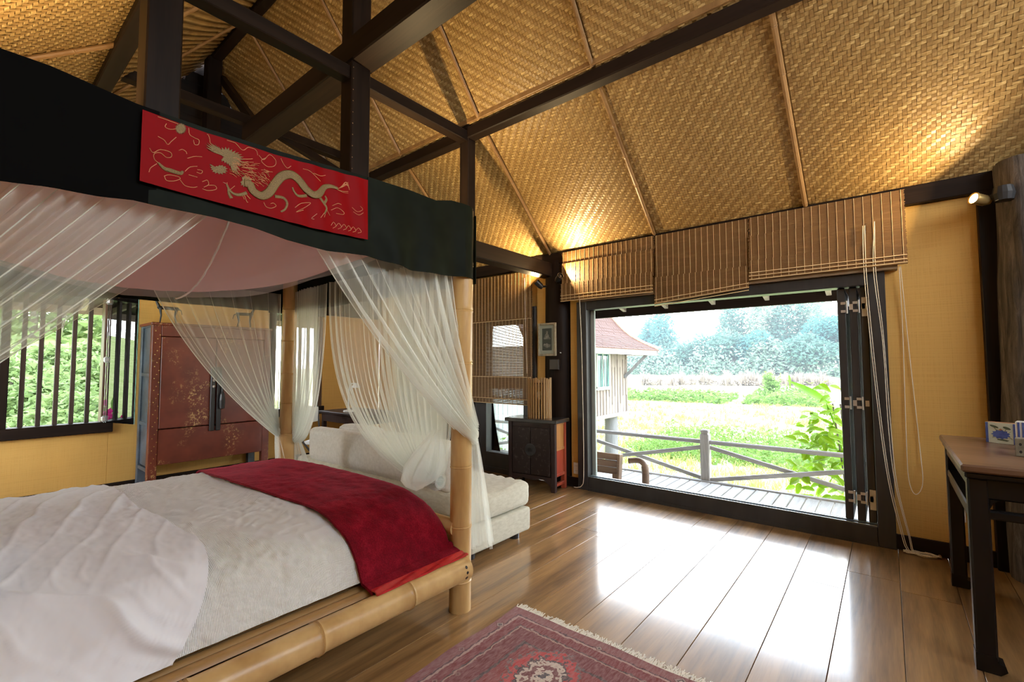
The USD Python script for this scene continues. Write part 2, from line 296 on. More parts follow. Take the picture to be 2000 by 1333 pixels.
# ------------------------------------------------------------------ roof: woven matting on a cranked slope
YC = 1.87; PR = [(4.62, 2.535), (3.06, 3.62), (1.87, 5.12)]       # right half, wall to ridge; the left half mirrors it
def roof_pt(side, part, x, t, dz=0.0):
    (ya, za), (yb, zb) = PR[part], PR[part + 1]
    y = ya + (yb - ya) * t; z = za + (zb - za) * t + dz
    return np.stack([x, y if side > 0 else 2 * YC - y, z], -1)
ce = thing('ceiling', kind='structure', label='golden woven bamboo matting under the roof', cat='ceiling')
def woven(side, part, x0, x1, xa0, xa1, c=.024, seed=0):
    """2/2 twill: every float of two cells is a strip piece of its own, bowed where it passes over. x0..x1 at the lower edge, xa0..xa1 at the upper."""
    (ya, za), (yb, zb) = PR[part], PR[part + 1]; Ls = math.hypot(yb - ya, zb - za); n = np.array([0, (zb - za), -(yb - ya)]) / Ls
    inn = np.array([0, -(zb - za), (yb - ya)]) / Ls; inn = inn if inn[2] < 0 else -inn
    nu, nv = int((x1 - x0) / c) + 3, int(Ls / c)
    I, J = np.meshgrid(np.arange(nu), np.arange(nv), indexing='ij'); k = (I - J) % 4 if part == 0 else (I + J) % 4
    hI, hJ = I[k == 0], J[k == 0]; kv = 2 if part else 3; vI, vJ = I[k == kv], J[k == kv]
    # weft floats cover cells (i,j),(i+1,j); warp floats cover the free cells two tall
    r = np.random.default_rng(seed); V, F = [], []
    def floats(u0, v0, du, dv, along):
        m = len(u0); e = .035 * c; hb = .0028
        jit = (r.random((m, 2)) - .5) * .05 * c; tilt = (r.random((m, 2)) - .5) * .0013
        pts = []
        for a in (0., .5, 1.):
            for b in (0., 1.):
                h = hb * (1 - (2 * a - 1) ** 2) - .0006
                U = u0 + (e + (du - 2 * e) * (a if along == 0 else b)) + jit[:, 0]; Vv = v0 + (e + (dv - 2 * e) * (b if along == 0 else a)) + jit[:, 1]
                pts.append(np.stack([U, Vv, np.full(m, h) + tilt[:, 0] * (b - .5) * 2 + tilt[:, 1] * (a - .5)], -1))
        P = np.stack(pts, 1)
        q = np.array([[0, 2, 3, 1], [2, 4, 5, 3]])
        V.append(P.reshape(-1, 3)); base = (np.arange(m) * 6)[:, None, None]
        F.append((base + q[None]).reshape(-1, 4))
    floats(hI * c, hJ * c, 2 * c, c, 0)
    # warp: column i free where (i+j)%4 in (2,3): runs start at (i+j)%4==2
    floats(vI * c, vJ * c, c, 2 * c, 1)
    off = len(V[0]); P = np.vstack(V); Fq = np.vstack([F[0], F[1] + off])
    t = P[:, 1] / Ls; xl, xr = x0 + (xa0 - x0) * t, x1 + (xa1 - x1) * t
    x = xl + P[:, 0] * (xr - xl) / (x1 - x0)
    cen = x[Fq[:, 0]]
    okv = (x > xl + .002) & (x < xr - .002) & (t < 1.0) & (t >= 0)
    s = (x - xl) / (xr - xl); sag = .022 * np.sin(PI * np.clip(s, 0, 1)) * np.sin(PI * np.clip(t, 0, 1)) + .010 * (meshkit.noise(np.stack([x * 2.1, t * 3.3, 0 * x + seed], -1), seed) - .5)
    pt = roof_pt(1, part, x, t) + inn * (P[:, 2] + sag + .012)[:, None]
    if side < 0: pt[:, 1] = 2 * YC - pt[:, 1]
    keep = okv[Fq].all(1); Fq = Fq[keep]
    if side > 0: Fq = Fq[:, ::-1]
    half = len(F[0]); kw = keep[:half]; obj('weft_strips', (pt, Fq[:int(kw.sum())]), K['mat'], ce, kind='stuff', label='pale bamboo strips running along the roof'); obj('warp_strips', (pt, Fq[int(kw.sum()):]), K['mat2'], ce, kind='stuff', label='darker bamboo strips running up the slope')
    # dark backing sheet that closes the roof
    tt = np.linspace(0, 1, 9); g = np.array([[roof_pt(1, part, (x0 + (xa0 - x0) * b) + ((x1 + (xa1 - x1) * b) - (x0 + (xa0 - x0) * b)) * a, b) - inn * .012 for b in tt] for a in np.linspace(0, 1, 9)])
    if side < 0: g[..., 1] = 2 * YC - g[..., 1]
    backs.sheet(g, .01)
backs = MB()
low_x = [XL - .05, -5.55, -4.30, -3.035, -1.765, -.474, .82, 2.1, 2.5]; mid_x = [XL - .05, -5.26, -4.02, -2.855, -1.667, -.476, .76, 2.1, 2.5]
sd = 0
for i in range(len(low_x) - 1):
    for side in (1, -1):
        if not (side < 0 and i > 5):
            woven(side, 0, low_x[i], low_x[i + 1], mid_x[i], mid_x[i + 1], seed=(sd := sd + 1))
            woven(side, 1, mid_x[i], mid_x[i + 1], mid_x[i], mid_x[i + 1], seed=(sd := sd + 1))
        else: # out of every view to the left of the camera: plain backing only
            for part in (0, 1):
                g = np.array([[roof_pt(-1, part, a, b) for b in (0, .5, 1)] for a in (low_x[i], low_x[i + 1])]); backs.sheet(g, .02)
obj('backing', backs, K['mat_back'], ce, label='dark sheet behind the matting')
for i in range(1, len(low_x) - 1):
    for side in (1, -1):
        if side < 0 and i > 5: continue
        for part, xa, xb in ((0, low_x[i], mid_x[i]), (1, mid_x[i], mid_x[i])):
            p, q = roof_pt(side, part, np.array(xa), 0.045 if part == 0 else .03, -.035), roof_pt(side, part, np.array(xb), .985 if part == 0 else .98, -.035)
            obj('batten', bamboo_pole(MB(), p, q, .017, .34, seed=i * 7 + part, n=8, ring=1.12), K['batten'], ce)
# pale edging strip where the mats meet at the purlin
for side in (1, -1):
    y = 3.075 if side > 0 else 2 * YC - 3.075
    obj('edging_strip', MB().bar((XL + .1, y - side * .065, 3.655), (2.4, y - side * .065, 3.655), .02, .05, .004), K['batten'], ce)

# ------------------------------------------------------------------ timber frame of the roof
def beam(name, mb, m, label, cat): return obj(name, mb, K[m], kind='structure', label=label, cat=cat)
beam('purlin', MB().box((-6.3, 3.015, 3.50), (2.4, 3.115, 3.61), .008), 'dark_x', 'long dark purlin along the right-hand roof slope', 'beam')
beam('purlin', MB().box((-6.3, .625, 3.50), (2.4, .725, 3.61), .008), 'dark_x', 'dark purlin along the left-hand roof slope at top left', 'beam')
beam('ridge_beam', MB().box((-6.2, 1.82, 4.98), (2.4, 1.92, 5.12), .008), 'dark_x', 'dark ridge beam under the roof peak', 'beam')
beam('floor_beam', MB().box((-4.98, 1.78, 3.60), (2.4, 1.98, 3.79), .010), 'dark_x', 'thickest dark beam running lengthwise through the king post', 'beam')
beam('tie_beam', MB().box((-3.13, -.6, 2.375), (-2.97, 4.44, 2.535), .010), 'dark_y', 'dark tie beam from the door-wall post to the roof posts', 'beam')
beam('collar_beam', MB().box((-3.10, .62, 3.475), (-3.0, 3.06, 3.575), .006), 'dark_y', 'dark collar beam across the near roof posts', 'beam')
beam('collar_beam', MB().box((-4.95, .62, 3.765), (-4.85, 3.08, 3.855), .006), 'dark_y', 'thin dark collar beam of the far truss above the red panel', 'beam')
kp = thing('king_post', 'dark square post studded with nails in the middle of the roof truss', 'post', kind='structure')
obj('post', MB().box((-3.125, 1.79, 2.53), (-2.975, 1.95, 5.0), .008), K['dark_z'], kp)
for i in range(12): obj('nail', MB().lathe([(0, -.003), (.006, 0), (0, .004)], (0, 0, 0), 6).get() if False else MB().box((-2.9755, 1.80, 2.7 + .085 * i), (-2.972, 1.806, 2.706 + .085 * i)), K['batten'], kp)
beam('queen_post', MB().box((-3.11, 3.02, 2.53), (-2.99, 3.12, 3.66), .008), 'dark_z', 'slim dark post from the tie beam up to the right purlin', 'post')
beam('queen_post', MB().box((-3.14, .59, 2.53), (-2.96, .75, 3.75), .008), 'dark_z', 'broad dark post behind the black bed valance at upper left', 'post')
beam('gable_post', MB().box((-6.18, 1.78, 3.3), (-6.03, 1.93, 5.0), .008), 'dark_z', 'dark post carrying the far end of the ridge', 'post')
beam('brace', MB().bar((-6.1, 1.95, 4.82), (-4.95, 1.93, 3.80), .07, .08, .004), 'dark_x', 'dark sloping brace from the gable post to the thick beam', 'brace')
beam('brace', MB().bar((-4.9, 1.98, 3.83), (-4.9, 3.0, 3.56), .07, .08, .004), 'dark_y', 'dark sloping brace below the far collar beam', 'brace')
# gable end: matting below, dark louvre planks above
gb = thing('gable', 'dark planked gable wall under the far roof end', 'gable', kind='structure')
obj('board', MB().poly([(YC - 2.75, 2.5), (YC + 2.75, 2.5), (YC + 1.3, 3.62), (YC + .05, 5.2), (YC - .05, 5.2), (YC - 1.3, 3.62)], 0, .03, lambda v: np.stack([XL - .10 + v[:, 2], v[:, 0], v[:, 1]], 1)), K['dark_y'], gb)
obj('lower_panel', MB().poly([(YC - 2.6, 2.5), (YC + 2.6, 2.5), (YC + 1.25, 3.6), (YC + .72, 4.27), (YC - .72, 4.27), (YC - 1.25, 3.6)], 0, .02, lambda v: np.stack([XL - .06 + v[:, 2], v[:, 0], v[:, 1]], 1)), K['batten2'], gb, label='golden matting below the louvres')
z = 2.5
while z < 5.0:
    t = .5 if z < 3.62 else 0
    half = (4.62 - 1.87) * (1 - (z - 2.535) / (3.62 - 2.535)) + 1.19 * ((z - 2.535) / (3.62 - 2.535)) if z < 3.62 else 1.19 * (1 - (z - 3.62) / 1.5)
    if half > .1 and z > 4.3: obj('plank', MB().bar((XL - .02, YC - half, z), (XL - .02, YC + half, z), .02, .15, .003, upv=(.25, 0, 1)), K['batten' if int(z * 10) % 7 == 3 else 'dark_y'], gb)
    z += .14
# ------------------------------------------------------------------ posts
def rough_post(name, c, r0, r1, z1, m, label, seed, amp=.012, n=40, rows=60):
    z = np.linspace(0, z1, rows); g = np.arange(n) * 2 * PI / n; zz, gg = np.meshgrid(z, g, indexing='ij')
    r = r0 + (r1 - r0) * zz / z1
    r = r + amp * 2 * (meshkit.fbm(np.stack([np.cos(gg) * 2.2, np.sin(gg) * 2.2, zz * .9], -1) + seed, 3, seed) - .5) + amp * .55 * (meshkit.noise(np.stack([np.cos(gg) * 9, np.sin(gg) * 9, zz * 2.2], -1) + seed, seed + 3) - .5)
    P = np.stack([c[0] + r * np.cos(gg), c[1] + r * np.sin(gg), zz], -1); P = np.concatenate([P, P[:, :1]], 1)
    return obj(name, MB().grid(P, True), m, smooth=True, label=label, cat='post', kind='structure')
K['log'] = mat('weathered_log', {'tc': ('texture_coordinate', {}), 'mp': ('mapping', {'scale': (14, 14, 1.6)}), 'n': ('noise_texture', {'scale': 1.6, 'detail': 8.0, 'roughness': .7, 'distortion': .8}), 'r': ('rgb_ramp', {'ramp': [(.36, (.025, .017, .012)), (.52, (.095, .072, .055)), (.68, (.21, .165, .13))]}),
     'b': ('bump', {'strength': .8, 'distance': .02}), 'p': ('principled_bsdf', {'roughness': .75})},
     [('tc.object', 'mp.vector'), ('mp.vector', 'n.vector'), ('n.fac', 'r.fac'), ('r.color', 'p.base_color'), ('n.fac', 'b.height'), ('b.normal', 'p.normal')], 'p.BSDF')
rough_post('corner_post', (.765, 4.345), .205, .175, 2.66, K['log'], 'massive weathered grey log post at the right edge behind the table', 3, amp=.030)
rough_post('wall_post', (-2.975, 4.54), .185, .165, 2.56, K['dark_z'], 'smooth black round post left of the door', 8, amp=.004)
# ------------------------------------------------------------------ door_1: wide opening with the leaves folded to the right
d1 = thing('door_1', 'dark framed folding glass door standing open onto the deck', 'door', kind='structure')
y0, y1 = 4.405, 4.545
obj('jamb', B((-2.668, y0, .0), (-2.545, y1, 2.05), .005), K['black_frame'], d1)
obj('jamb', B((-.098, y0, .0), (.008, y1, 2.05), .005), K['black_frame'], d1)
obj('head', B((-2.545, y0, 1.955), (-.098, y1, 2.05), .005), K['black_frame'], d1)
obj('sill', MB().box((-2.545, y0, .0), (-.098, y1, .14), .006).box((-2.545, y0 - .006, 0), (-.098, y0, .03), .002), K['black_frame'], d1)
obj('track', MB().box((-2.545, y0 + .055, .14), (-.098, y0 + .075, .152), .002).box((-2.545, y0 + .01, .14), (-.098, y0 + .022, .147), .002), plain('track_metal', (.35, .42, .47), .3, metal=.8), d1, label='pale blue-grey metal track')
obj('inner_frame', MB().box((-2.545, 4.50, .14), (-2.497, 4.53, 1.955), .003), plain('grey_green_frame', (.33, .37, .34), .5), d1, label='grey-green inner edge of the frame')
obj('ledge', B((-2.62, y0 - .035, 2.05), (.085, y1, 2.115), .004), wood('pale_ledge', (.30, .20, .11), (.42, .29, .17), 'x', .5), d1, label='pale wooden ledge above the opening')
K['pane'] = glass('window_pane', (.93, .97, .96)); K['steel'] = plain('hinge_steel', (.55, .54, .52), .35, metal=.9)
for i, xl in enumerate((-.292, -.216, -.148)):
    ya, yb, zb, zt = 4.455, 5.09, .155, 1.95; w = .05 if i < 2 else .048
    lf = thing('door_leaf', parent=d1)
    obj('leaf_frame', MB().box((xl, ya, zb), (xl + w, ya + .07, zt), .004).box((xl, yb - .07, zb), (xl + w, yb, zt), .004).box((xl, ya + .07, zb), (xl + w, yb - .07, zb + .09), .004).box((xl, ya + .07, zt - .09), (xl + w, yb - .07, zt), .004), K['black_frame'], lf)
    obj('pane', B((xl + w / 2 - .004, ya + .06, zb + .08), (xl + w / 2 + .004, yb - .06, zt - .08)), K['pane'], lf)
    for z in (.33, 1.05, 1.80):
        if i < 2: obj('hinge', MB().box((xl + w * .45, ya - .006, z - .042), (xl + w + .004, ya, z - .022)).box((xl + w * .45, ya - .006, z + .022), (xl + w + .004, ya, z + .042)).box((xl + w + .026, ya - .006, z - .022), (xl + w + .050, ya, z + .022)).tube([(xl + w + .012, ya - .004, z - .05), (xl + w + .012, ya - .004, z + .05)], .006, 8), K['steel'], lf, label='steel hinge')
        elif z != 1.05: obj('hinge', B((xl + w * .2, ya - .006, z - .08), (xl + w, ya, z + .07), .003), K['steel'], lf, label='steel plate hinge')
# ------------------------------------------------------------------ window_3: glazed screen in the door wall behind the side cabinet
w3 = thing('window_3', 'dark framed glazed screen behind the half-drawn blinds', 'window', kind='structure')
def stile(xa, xb, za=.0, zb=2.06): obj('stile', B((xa, 4.42, za), (xb, 4.54, zb), .004), K['black_frame'], w3)
for xa, xb in ((-5.42, -5.34), (-4.70, -4.62), (-4.245, -4.045), (-3.435, -3.25)): stile(xa, xb)
for xa, xb in ((-5.34, -4.70), (-4.62, -4.245), (-4.045, -3.435)):
    obj('rail', B((xa, 4.42, .055), (xb, 4.54, .245), .004), K['black_frame'], w3); obj('rail', B((xa, 4.42, 1.94), (xb, 4.54, 2.06), .004), K['black_frame'], w3)
    obj('pane', B((xa - .005, 4.49, .24), (xb + .005, 4.498, 1.945)), K['pane'], w3)
obj('plinth', B((-5.42, 4.40, 0), (-3.25, 4.54, .06), .004), K['black_frame'], w3)
# ------------------------------------------------------------------ barred windows in the left wall
K['bar'] = wood('window_bar_wood', (.030, .018, .012), (.075, .045, .028), 'z', .5)
def barred(n, ya, yb, za, zb, bars, label):
    w = thing(f'window_{n}', label, 'window', kind='structure'); xa, xb = XL - .12, XL + .03
    obj('frame_post', B((xa, ya - .06, za - .01), (xb, ya, zb), .004), K['dark_z'], w); obj('frame_post', B((xa, yb, za - .01), (xb, yb + .06, zb), .004), wood(f'reddish_post_{n}', (.075, .032, .014), (.15, .07, .035), 'z', .45), w)
    obj('sill', B((xa, ya - .1, za - .11), (xb + .012, yb + .10, za), .005), K['dark_y'], w); obj('head', B((xa, ya - .1, zb), (xb, yb + .1, zb + .06), .005), K['dark_y'], w)
    for y in bars: obj('bar', B((XL - .06, y - .018, za), (XL - .025, y + .018, zb), .004), K['bar'], w)
    return w
w1 = barred(1, -1.25, 1.03, .765, 2.07, [.335 + .1185 * k for k in range(-13, 6) if k != 0], 'wide barred window with an open glass sash, left of the red cabinet')
obj('middle_post', B((XL - .12, .30, .765), (XL + .03, .36, 2.07), .004), K['dark_z'], w1)
w2 = barred(2, 2.80, 3.40, .765, 2.07, [2.80 + .12 * k for k in range(1, 5)], 'narrow barred window behind the far bed post')
# frameless sash swung into the room, hinged at the window's right post
sash = obj('glass_sash', MB().bar((XL + .045, 1.045, 1.415), (XL + .045 + .50, 1.045 + .16, 1.415), .008, 1.30, .0), glass('sash_glass', (.92, .97, .95), 1.9), w1, label='frameless glass sash swung open')
obj('sash_edge', MB().bar((XL + .045 + .497, 1.203, .765), (XL + .045 + .497, 1.203, 2.065), .004, .004), plain('glass_edge', (.42, .68, .58), .2), w1, label='greenish polished glass edge')
for z in (.80, 1.42, 2.04): obj('sash_hinge', MB().box((XL + .03, 1.03, z - .02), (XL + .085, 1.055, z + .02), .003).tube([(XL + .045, 1.045, z - .03), (XL + .045, 1.045, z + .03)], .010, 8), K['steel'], w1)

# ------------------------------------------------------------------ bamboo roman blinds
K['slat'] = island('blind_reed', [(0, (.20, .105, .038)), (.5, (.36, .205, .080)), (.85, (.46, .28, .115)), (1, (.54, .35, .15))], rough=.5, noise=.6, nscale=40, scale=(.2, 1, 1), trans=.08)
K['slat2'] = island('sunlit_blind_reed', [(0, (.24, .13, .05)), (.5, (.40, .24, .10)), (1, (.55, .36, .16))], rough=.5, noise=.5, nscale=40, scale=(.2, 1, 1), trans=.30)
K['thread'] = plain('blind_thread', (.72, .53, .28), .7); K['string'] = plain('pale_cord', (.74, .66, .52), .7)
def slats(mb, xa, xb, y, zt, zl, zr, pitch=.0078, fill=.86, th=.0025):
    n = max(2, int((zt - (zl + zr) / 2) / pitch)); rr = random.Random(int(xa * 100) + n)
    for k in range(n):
        a = (k + .5) / n; za, zb = zt + (zl - zt) * a, zt + (zr - zt) * a; h = pitch * fill
        mb.bar((xa + rr.uniform(-.004, .004), y + rr.uniform(-.001, .001), za), (xb + rr.uniform(-.004, .004), y + rr.uniform(-.001, .001), zb), th, h, 0, upv=(0, 0, 1))
    return mb
def threads(mb, xa, xb, y, zt, zl, zr, sp=.056, w=.0032):
    n = int((xb - xa) / sp)
    for k in range(n + 1):
        x = xa + (xb - xa) * (k + .35) / (n + .7); f = (x - xa) / (xb - xa); zb = zl + (zr - zl) * f
        mb.box((x - w / 2, y - .0016, zb), (x + w / 2, y + .0005, zt))
    return mb
def blind(label, xa, xb, layers, bands, m='slat', fill=.86, group=None):
    """layers: (top z, bottom z left, bottom z right, y); bands: (z left, z right, y) pale edges of the folded stack."""
    t = thing('roman_blind', label, 'blind')
    for zt, zl, zr, y, f in layers:
        obj('reed_panel', slats(MB(), xa, xb, y, zt, zl, zr, fill=f), K[m], t, kind='stuff', label='fine reeds laid side by side')
        obj('stitching', threads(MB(), xa, xb, y - .003, zt, zl, zr), K['thread'], t, kind='stuff', label='pale stitching threads')
        obj('fold_edge', MB().tube([(xa, y - .003, zl), (xb, y - .003, zr)], .005, 6), K[m], t)
    for zl, zr, y in bands: obj('band', MB().bar((xa, y, zl), (xb, y, zr), .006, .007, .001, upv=(0, 0, 1)), K['thread'], t, label='pale edge of the folded stack')
    obj('head_rail', B((xa, layers[0][3] + .004, layers[0][0] - .03), (xb, layers[0][3] + .05, layers[0][0] + .005), .003), K['dark_x'], t)
    return t
yb_ = 4.385
blind('left of the three reed blinds gathered above the door, beside the black post', -2.835, -1.757, [(2.635, 2.46, 2.46, yb_, .99), (2.50, 2.235, 2.235, yb_ - .018, .99), (2.27, 2.075, 2.075, yb_ - .036, .99)], [(2.132, 2.132, yb_ - .042), (2.098, 2.098, yb_ - .046), (2.068, 2.068, yb_ - .042)])
blind('middle reed blind above the door, its lower fold hanging crooked', -1.748, -.905, [(2.632, 2.17, 2.185, yb_ + .004, .99), (2.21, 1.945, 2.015, yb_ - .026, .99)], [(1.985, 2.055, yb_ - .034), (1.952, 2.022, yb_ - .034), (1.925, 1.995, yb_ - .03)])
blind('right and widest reed blind above the door, with hanging pull cords', -.898, .140, [(2.635, 2.44, 2.44, yb_, .99), (2.47, 2.225, 2.225, yb_ - .018, .99), (2.25, 2.08, 2.08, yb_ - .036, .99)], [(2.142, 2.142, yb_ - .042), (2.112, 2.112, yb_ - .046), (2.082, 2.088, yb_ - .042)])
blind('half-lowered reed blind over the glazed screen, right of the bamboo bed post', -4.262, -3.268, [(2.485, 1.92, 1.92, 4.375, .96), (2.47, .875, .875, 4.39, .80), (1.215, .93, .93, 4.375, .9)], [(1.91, 1.91, 4.368), (1.205, 1.205, 4.367), (.935, .935, 4.367), (.872, .872, 4.38)], 'slat2')
blind('reed blind over the glazed screen, mostly hidden by the bed net', -5.40, -4.30, [(2.485, 1.92, 1.92, 4.375, .96), (2.47, .90, .90, 4.39, .80)], [(1.91, 1.91, 4.368), (.90, .90, 4.38)], 'slat2')
# pull cords on the right blind: a pair over the jamb, a pair to the floor, and one loop against the wall
def cord(label, lines, cat='cord', r=.003, m='string'):
    t = thing('pull_cord', label, cat)
    for l in lines: obj('strand', MB().tube(crom(l, 10), r, 6), K[m], t, smooth=True)
    return t
cp = cord('pale pull cords falling from the right reed blind into a tangle on the floor', [
    [(-.108, 4.345, 2.40), (-.110, 4.345, 2.0), (-.075, 4.36, 1.2), (-.03, 4.37, .55), (.035, 4.38, .13), (.06, 4.385, .03), (.09, 4.37, .012)],
    [(-.095, 4.345, 2.40), (-.097, 4.345, 2.0), (-.064, 4.36, 1.2), (-.02, 4.37, .55), (.045, 4.38, .13), (.07, 4.39, .03), (.10, 4.38, .012)],
    [(-.038, 4.345, 2.42), (-.055, 4.345, 2.05), (-.020, 4.36, 1.5), (-.010, 4.37, .9), (.012, 4.375, .5), (.075, 4.385, .12), (.09, 4.39, .02), (.13, 4.36, .012)],
    [(-.036, 4.345, 2.42), (-.042, 4.345, 2.05), (-.014, 4.36, 1.55), (.002, 4.37, .95), (.022, 4.375, .5), (.082, 4.385, .12), (.10, 4.39, .02), (.15, 4.37, .012)]])
rr = random.Random(4); coil = []
for k in range(64):
    a = k * .62; coil.append((.145 + .105 * math.cos(a) * rr.uniform(.55, 1), 4.385 + .045 * math.sin(a) * rr.uniform(.4, 1), .009 + .012 * rr.random()))
obj('coil', MB().tube(crom(coil, 6), .003, 6), K['string'], cp, smooth=True, label='loose coil on the floor')
obj('toggle', MB().lathe([(0, -.012), (.010, -.008), (.012, 0), (.008, .01), (0, .013)], (.235, 4.40, .014), 10), plain('toggle_wood', (.30, .16, .07), .4), cp, label='small wooden toggle')
cord('long thin cord looping down the ochre wall right of the door', [[(.093, 4.40, 2.07), (.097, 4.44, 1.6), (.088, 4.44, .75), (.093, 4.43, .50), (.125, 4.425, .415), (.165, 4.425, .50), (.160, 4.44, .75), (.125, 4.44, 1.5), (.101, 4.40, 2.07)]], r=.0028)
cord('pale cord hanging down the left door jamb to the skirting', [[(-2.592, 4.35, 2.09), (-2.592, 4.385, 1.5), (-2.585, 4.39, .6), (-2.588, 4.39, .14), (-2.61, 4.385, .045), (-2.66, 4.38, .02), (-2.70, 4.37, .018)]], r=.0045)
cord('thin cord hanging from the half-lowered blind by the glazed screen', [[(-3.36, 4.36, 2.40), (-3.345, 4.355, 1.8), (-3.33, 4.36, 1.25)]], r=.003)
# dark twisted reed hank hanging between the two window blinds
obj('blind_toggle', MB().lathe([(0, 0), (.012, .01), (.026, .12), (.024, .34), (.006, .46), (.003, .49), (.003, .60), (0, .61)], (-4.281, 4.345, 1.90), 10), K['dark_z'], label='dark spindle-shaped hank hanging between the two window blinds', cat='tassel')
# sockets and switch
def outlet(loc, label):
    t = thing('wall_socket', label, 'socket', loc)
    m = plain('socket_white_' + str(abs(int(loc[0] * 100))), (.74, .72, .66), .35); dk = K['black_frame']
    obj('plate', B((-.036, -.010, -.062), (.036, 0, .062), .004), m, t)
    for z in (-.027, .027):
        p = obj('outlet', B((-.020, -.013, z - .019), (.020, -.009, z + .019), .003), m, t)
        obj('slot', MB().box((-.010, -.0135, z - .006), (-.007, -.0125, z + .008)).box((.007, -.0135, z - .006), (.010, -.0125, z + .008)), dk, t, label='dark socket slots')
outlet((-2.715, 4.457, .205), 'white double wall socket beside the small cabinet')
outlet((.345, 4.457, .325), 'white double wall socket under the dark table')
# ------------------------------------------------------------------ spot lamps
K['lamp_black'] = plain('lamp_black', (.012, .012, .013), .35); K['brass'] = plain('lamp_brass', (.55, .38, .14), .3, metal=.9)
K['bulb'] = mat('lit_bulb', {'e': ('emission', {'color': (1, .80, .42), 'strength': 22.0})}, [], 'e.emission')
def spot(label, loc, aim, lit, size=.034, power=0.0, L=.10):
    t = thing('spot_lamp', label, 'lamp'); loc = np.array(loc, float); d = np.array(aim, float) - loc; d /= np.linalg.norm(d)
    _, a, b = frame_of(d)
    def turned(prof, n=20):
        m = MB().lathe(prof, n=n); v, f = m.get(); return (loc + v[:, :1] * a + v[:, 1:2] * b + v[:, 2:] * d, f[:, ::-1])
    s = size
    obj('shade', turned([(0, -L), (s * .6, -L), (s * .95, -L * .7), (s, 0), (s * .9, 0), (s * .85, -L * .4), (0, -L * .5)]), K['brass'] if lit else K['lamp_black'], t, smooth=40)
    obj('bulb', turned([(0, .004), (s * .35, .002), (s * .72, -.008), (s * .80, -.02), (0, -.021)]), K['bulb'] if lit else K['lamp_black'], t, smooth=True)
    obj('rim', turned([(s * .92, -.004), (s * 1.06, -.002), (s * 1.06, .006), (s * .92, .006)]), K['brass'] if lit else K['lamp_black'], t)
    if power:
        k = UsdLux.DiskLight.Define(stage, str(t.GetPath()) + '/light'); k.CreateRadiusAttr(s * .8); k.CreateIntensityAttr(power); k.CreateColorAttr(Gf.Vec3f(1, .72, .36)); k.CreateNormalizeAttr(False)
        sh = UsdLux.ShapingAPI.Apply(k.GetPrim()); sh.CreateShapingConeAngleAttr(62.0); sh.CreateShapingConeSoftnessAttr(.6)
        R = np.eye(4); R[0, :3] = a; R[1, :3] = -b if np.linalg.det(np.array([a, b, -d])) < 0 else b; R[2, :3] = -d; R[3, :3] = loc + d * .012; k.AddTransformOp().Set(Gf.Matrix4d(R.tolist()))
    return t, loc, d
t, l, d = spot('lit brass spot lamp clamped to the log post at the right edge', (.475, 4.17, 2.425), (-1.5, 2.5, 2.95), True, .036, 1300)
obj('arm', MB().tube([l - d * .09, (.56, 4.19, 2.425), (.60, 4.24, 2.44)], .014, 8), K['lamp_black'], t); obj('clamp', MB().lathe([(0, -.05), (.045, -.045), (.055, 0), (.045, .045), (0, .05)], (.61, 4.19, 2.43), 14), K['lamp_black'], t, label='round black clamp')
for i, (lab, loc, aim) in enumerate((('black spot lamp on the right of the black post by the reed blind', (-2.80, 4.29, 2.35), (-.9, 3.3, 3.4)), ('black spot lamp on the left of the black post under the tie beam', (-3.13, 4.29, 2.32), (-3.9, 3.4, 3.5)), ('unseen black spot lamp on top of the tie beam behind the bed valance, lighting the left roof slope', (-3.05, .25, 2.60), (-4.2, .35, 3.6)), ('unseen black spot lamp on the tie beam between king post and right queen post, lighting the upper right slope', (-3.05, 2.45, 2.60), (-2.1, 2.2, 4.4)))):
    t, l, d = spot(lab, loc, aim, False, .036, (2300, 1900, 1300, 2300)[i])  # last two lamps are unseen, placed to light the left and upper right matting
    obj('arm', MB().tube([l - d * .08, (-2.86 - .19 * i, 4.42, 2.28) if i < 2 else (-3.05, loc[1] + (.0 if i == 2 else .02), 2.53)], .012, 8), K['lamp_black'], t)
# ------------------------------------------------------------------ framed print and small things on the black post
fr = thing('framed_print', 'small pale-framed print of two figures hung on the black post', 'picture', (-3.02, 4.345, 1.645), -3)
K['pale_frame'] = plain('pale_gilt_frame', (.40, .34, .23), .45, noise=20)
for lo, hi in (((-.128, -.02, -.19), (-.103, .008, .19)), ((.103, -.02, -.19), (.128, .008, .19)), ((-.103, -.02, .165), (.103, .008, .19)), ((-.103, -.02, -.19), (.103, .008, -.165))): obj('rail', B(lo, hi, .004), K['pale_frame'], fr)
obj('mount', B((-.104, -.008, -.166), (.104, .004, .166)), plain('mount_card', (.33, .36, .30), .8), fr, label='grey-green mount')
obj('print', B((-.068, -.0095, -.125), (.068, -.0078, .128)), plain('print_dark', (.045, .055, .045), .6), fr, label='dark print')
m = MB()
for pts in ([(-.045, .005), (.045, .0), (.052, .012), (.030, .026), (.026, .055), (.012, .070), (.016, .084), (.008, .098), (-.006, .098), (-.012, .085), (-.008, .070), (-.024, .058), (-.034, .030), (-.050, .018)], [(-.045, -.08), (.0, -.095), (.05, -.085), (.055, -.06), (.02, -.055), (.0, -.04), (-.02, -.05), (-.038, -.045), (-.052, -.06)]):
    m.poly(pts, 0, .0012, lambda v: np.stack([v[:, 0], -.0096 - v[:, 2], v[:, 1]], 1))
obj('figure', m, plain('print_light', (.30, .29, .25), .7, noise=40, col2=(.08, .085, .075)), fr, label='two pale printed figures')
obj('picture_hook', MB().lathe([(0, -.006), (.009, -.004), (.010, 0), (.006, .006), (0, .007)], (-2.865, 4.378, 1.49), 10), plain('hook_white', (.8, .8, .78), .4), label='tiny white knob at the lower right of the print', cat='knob')
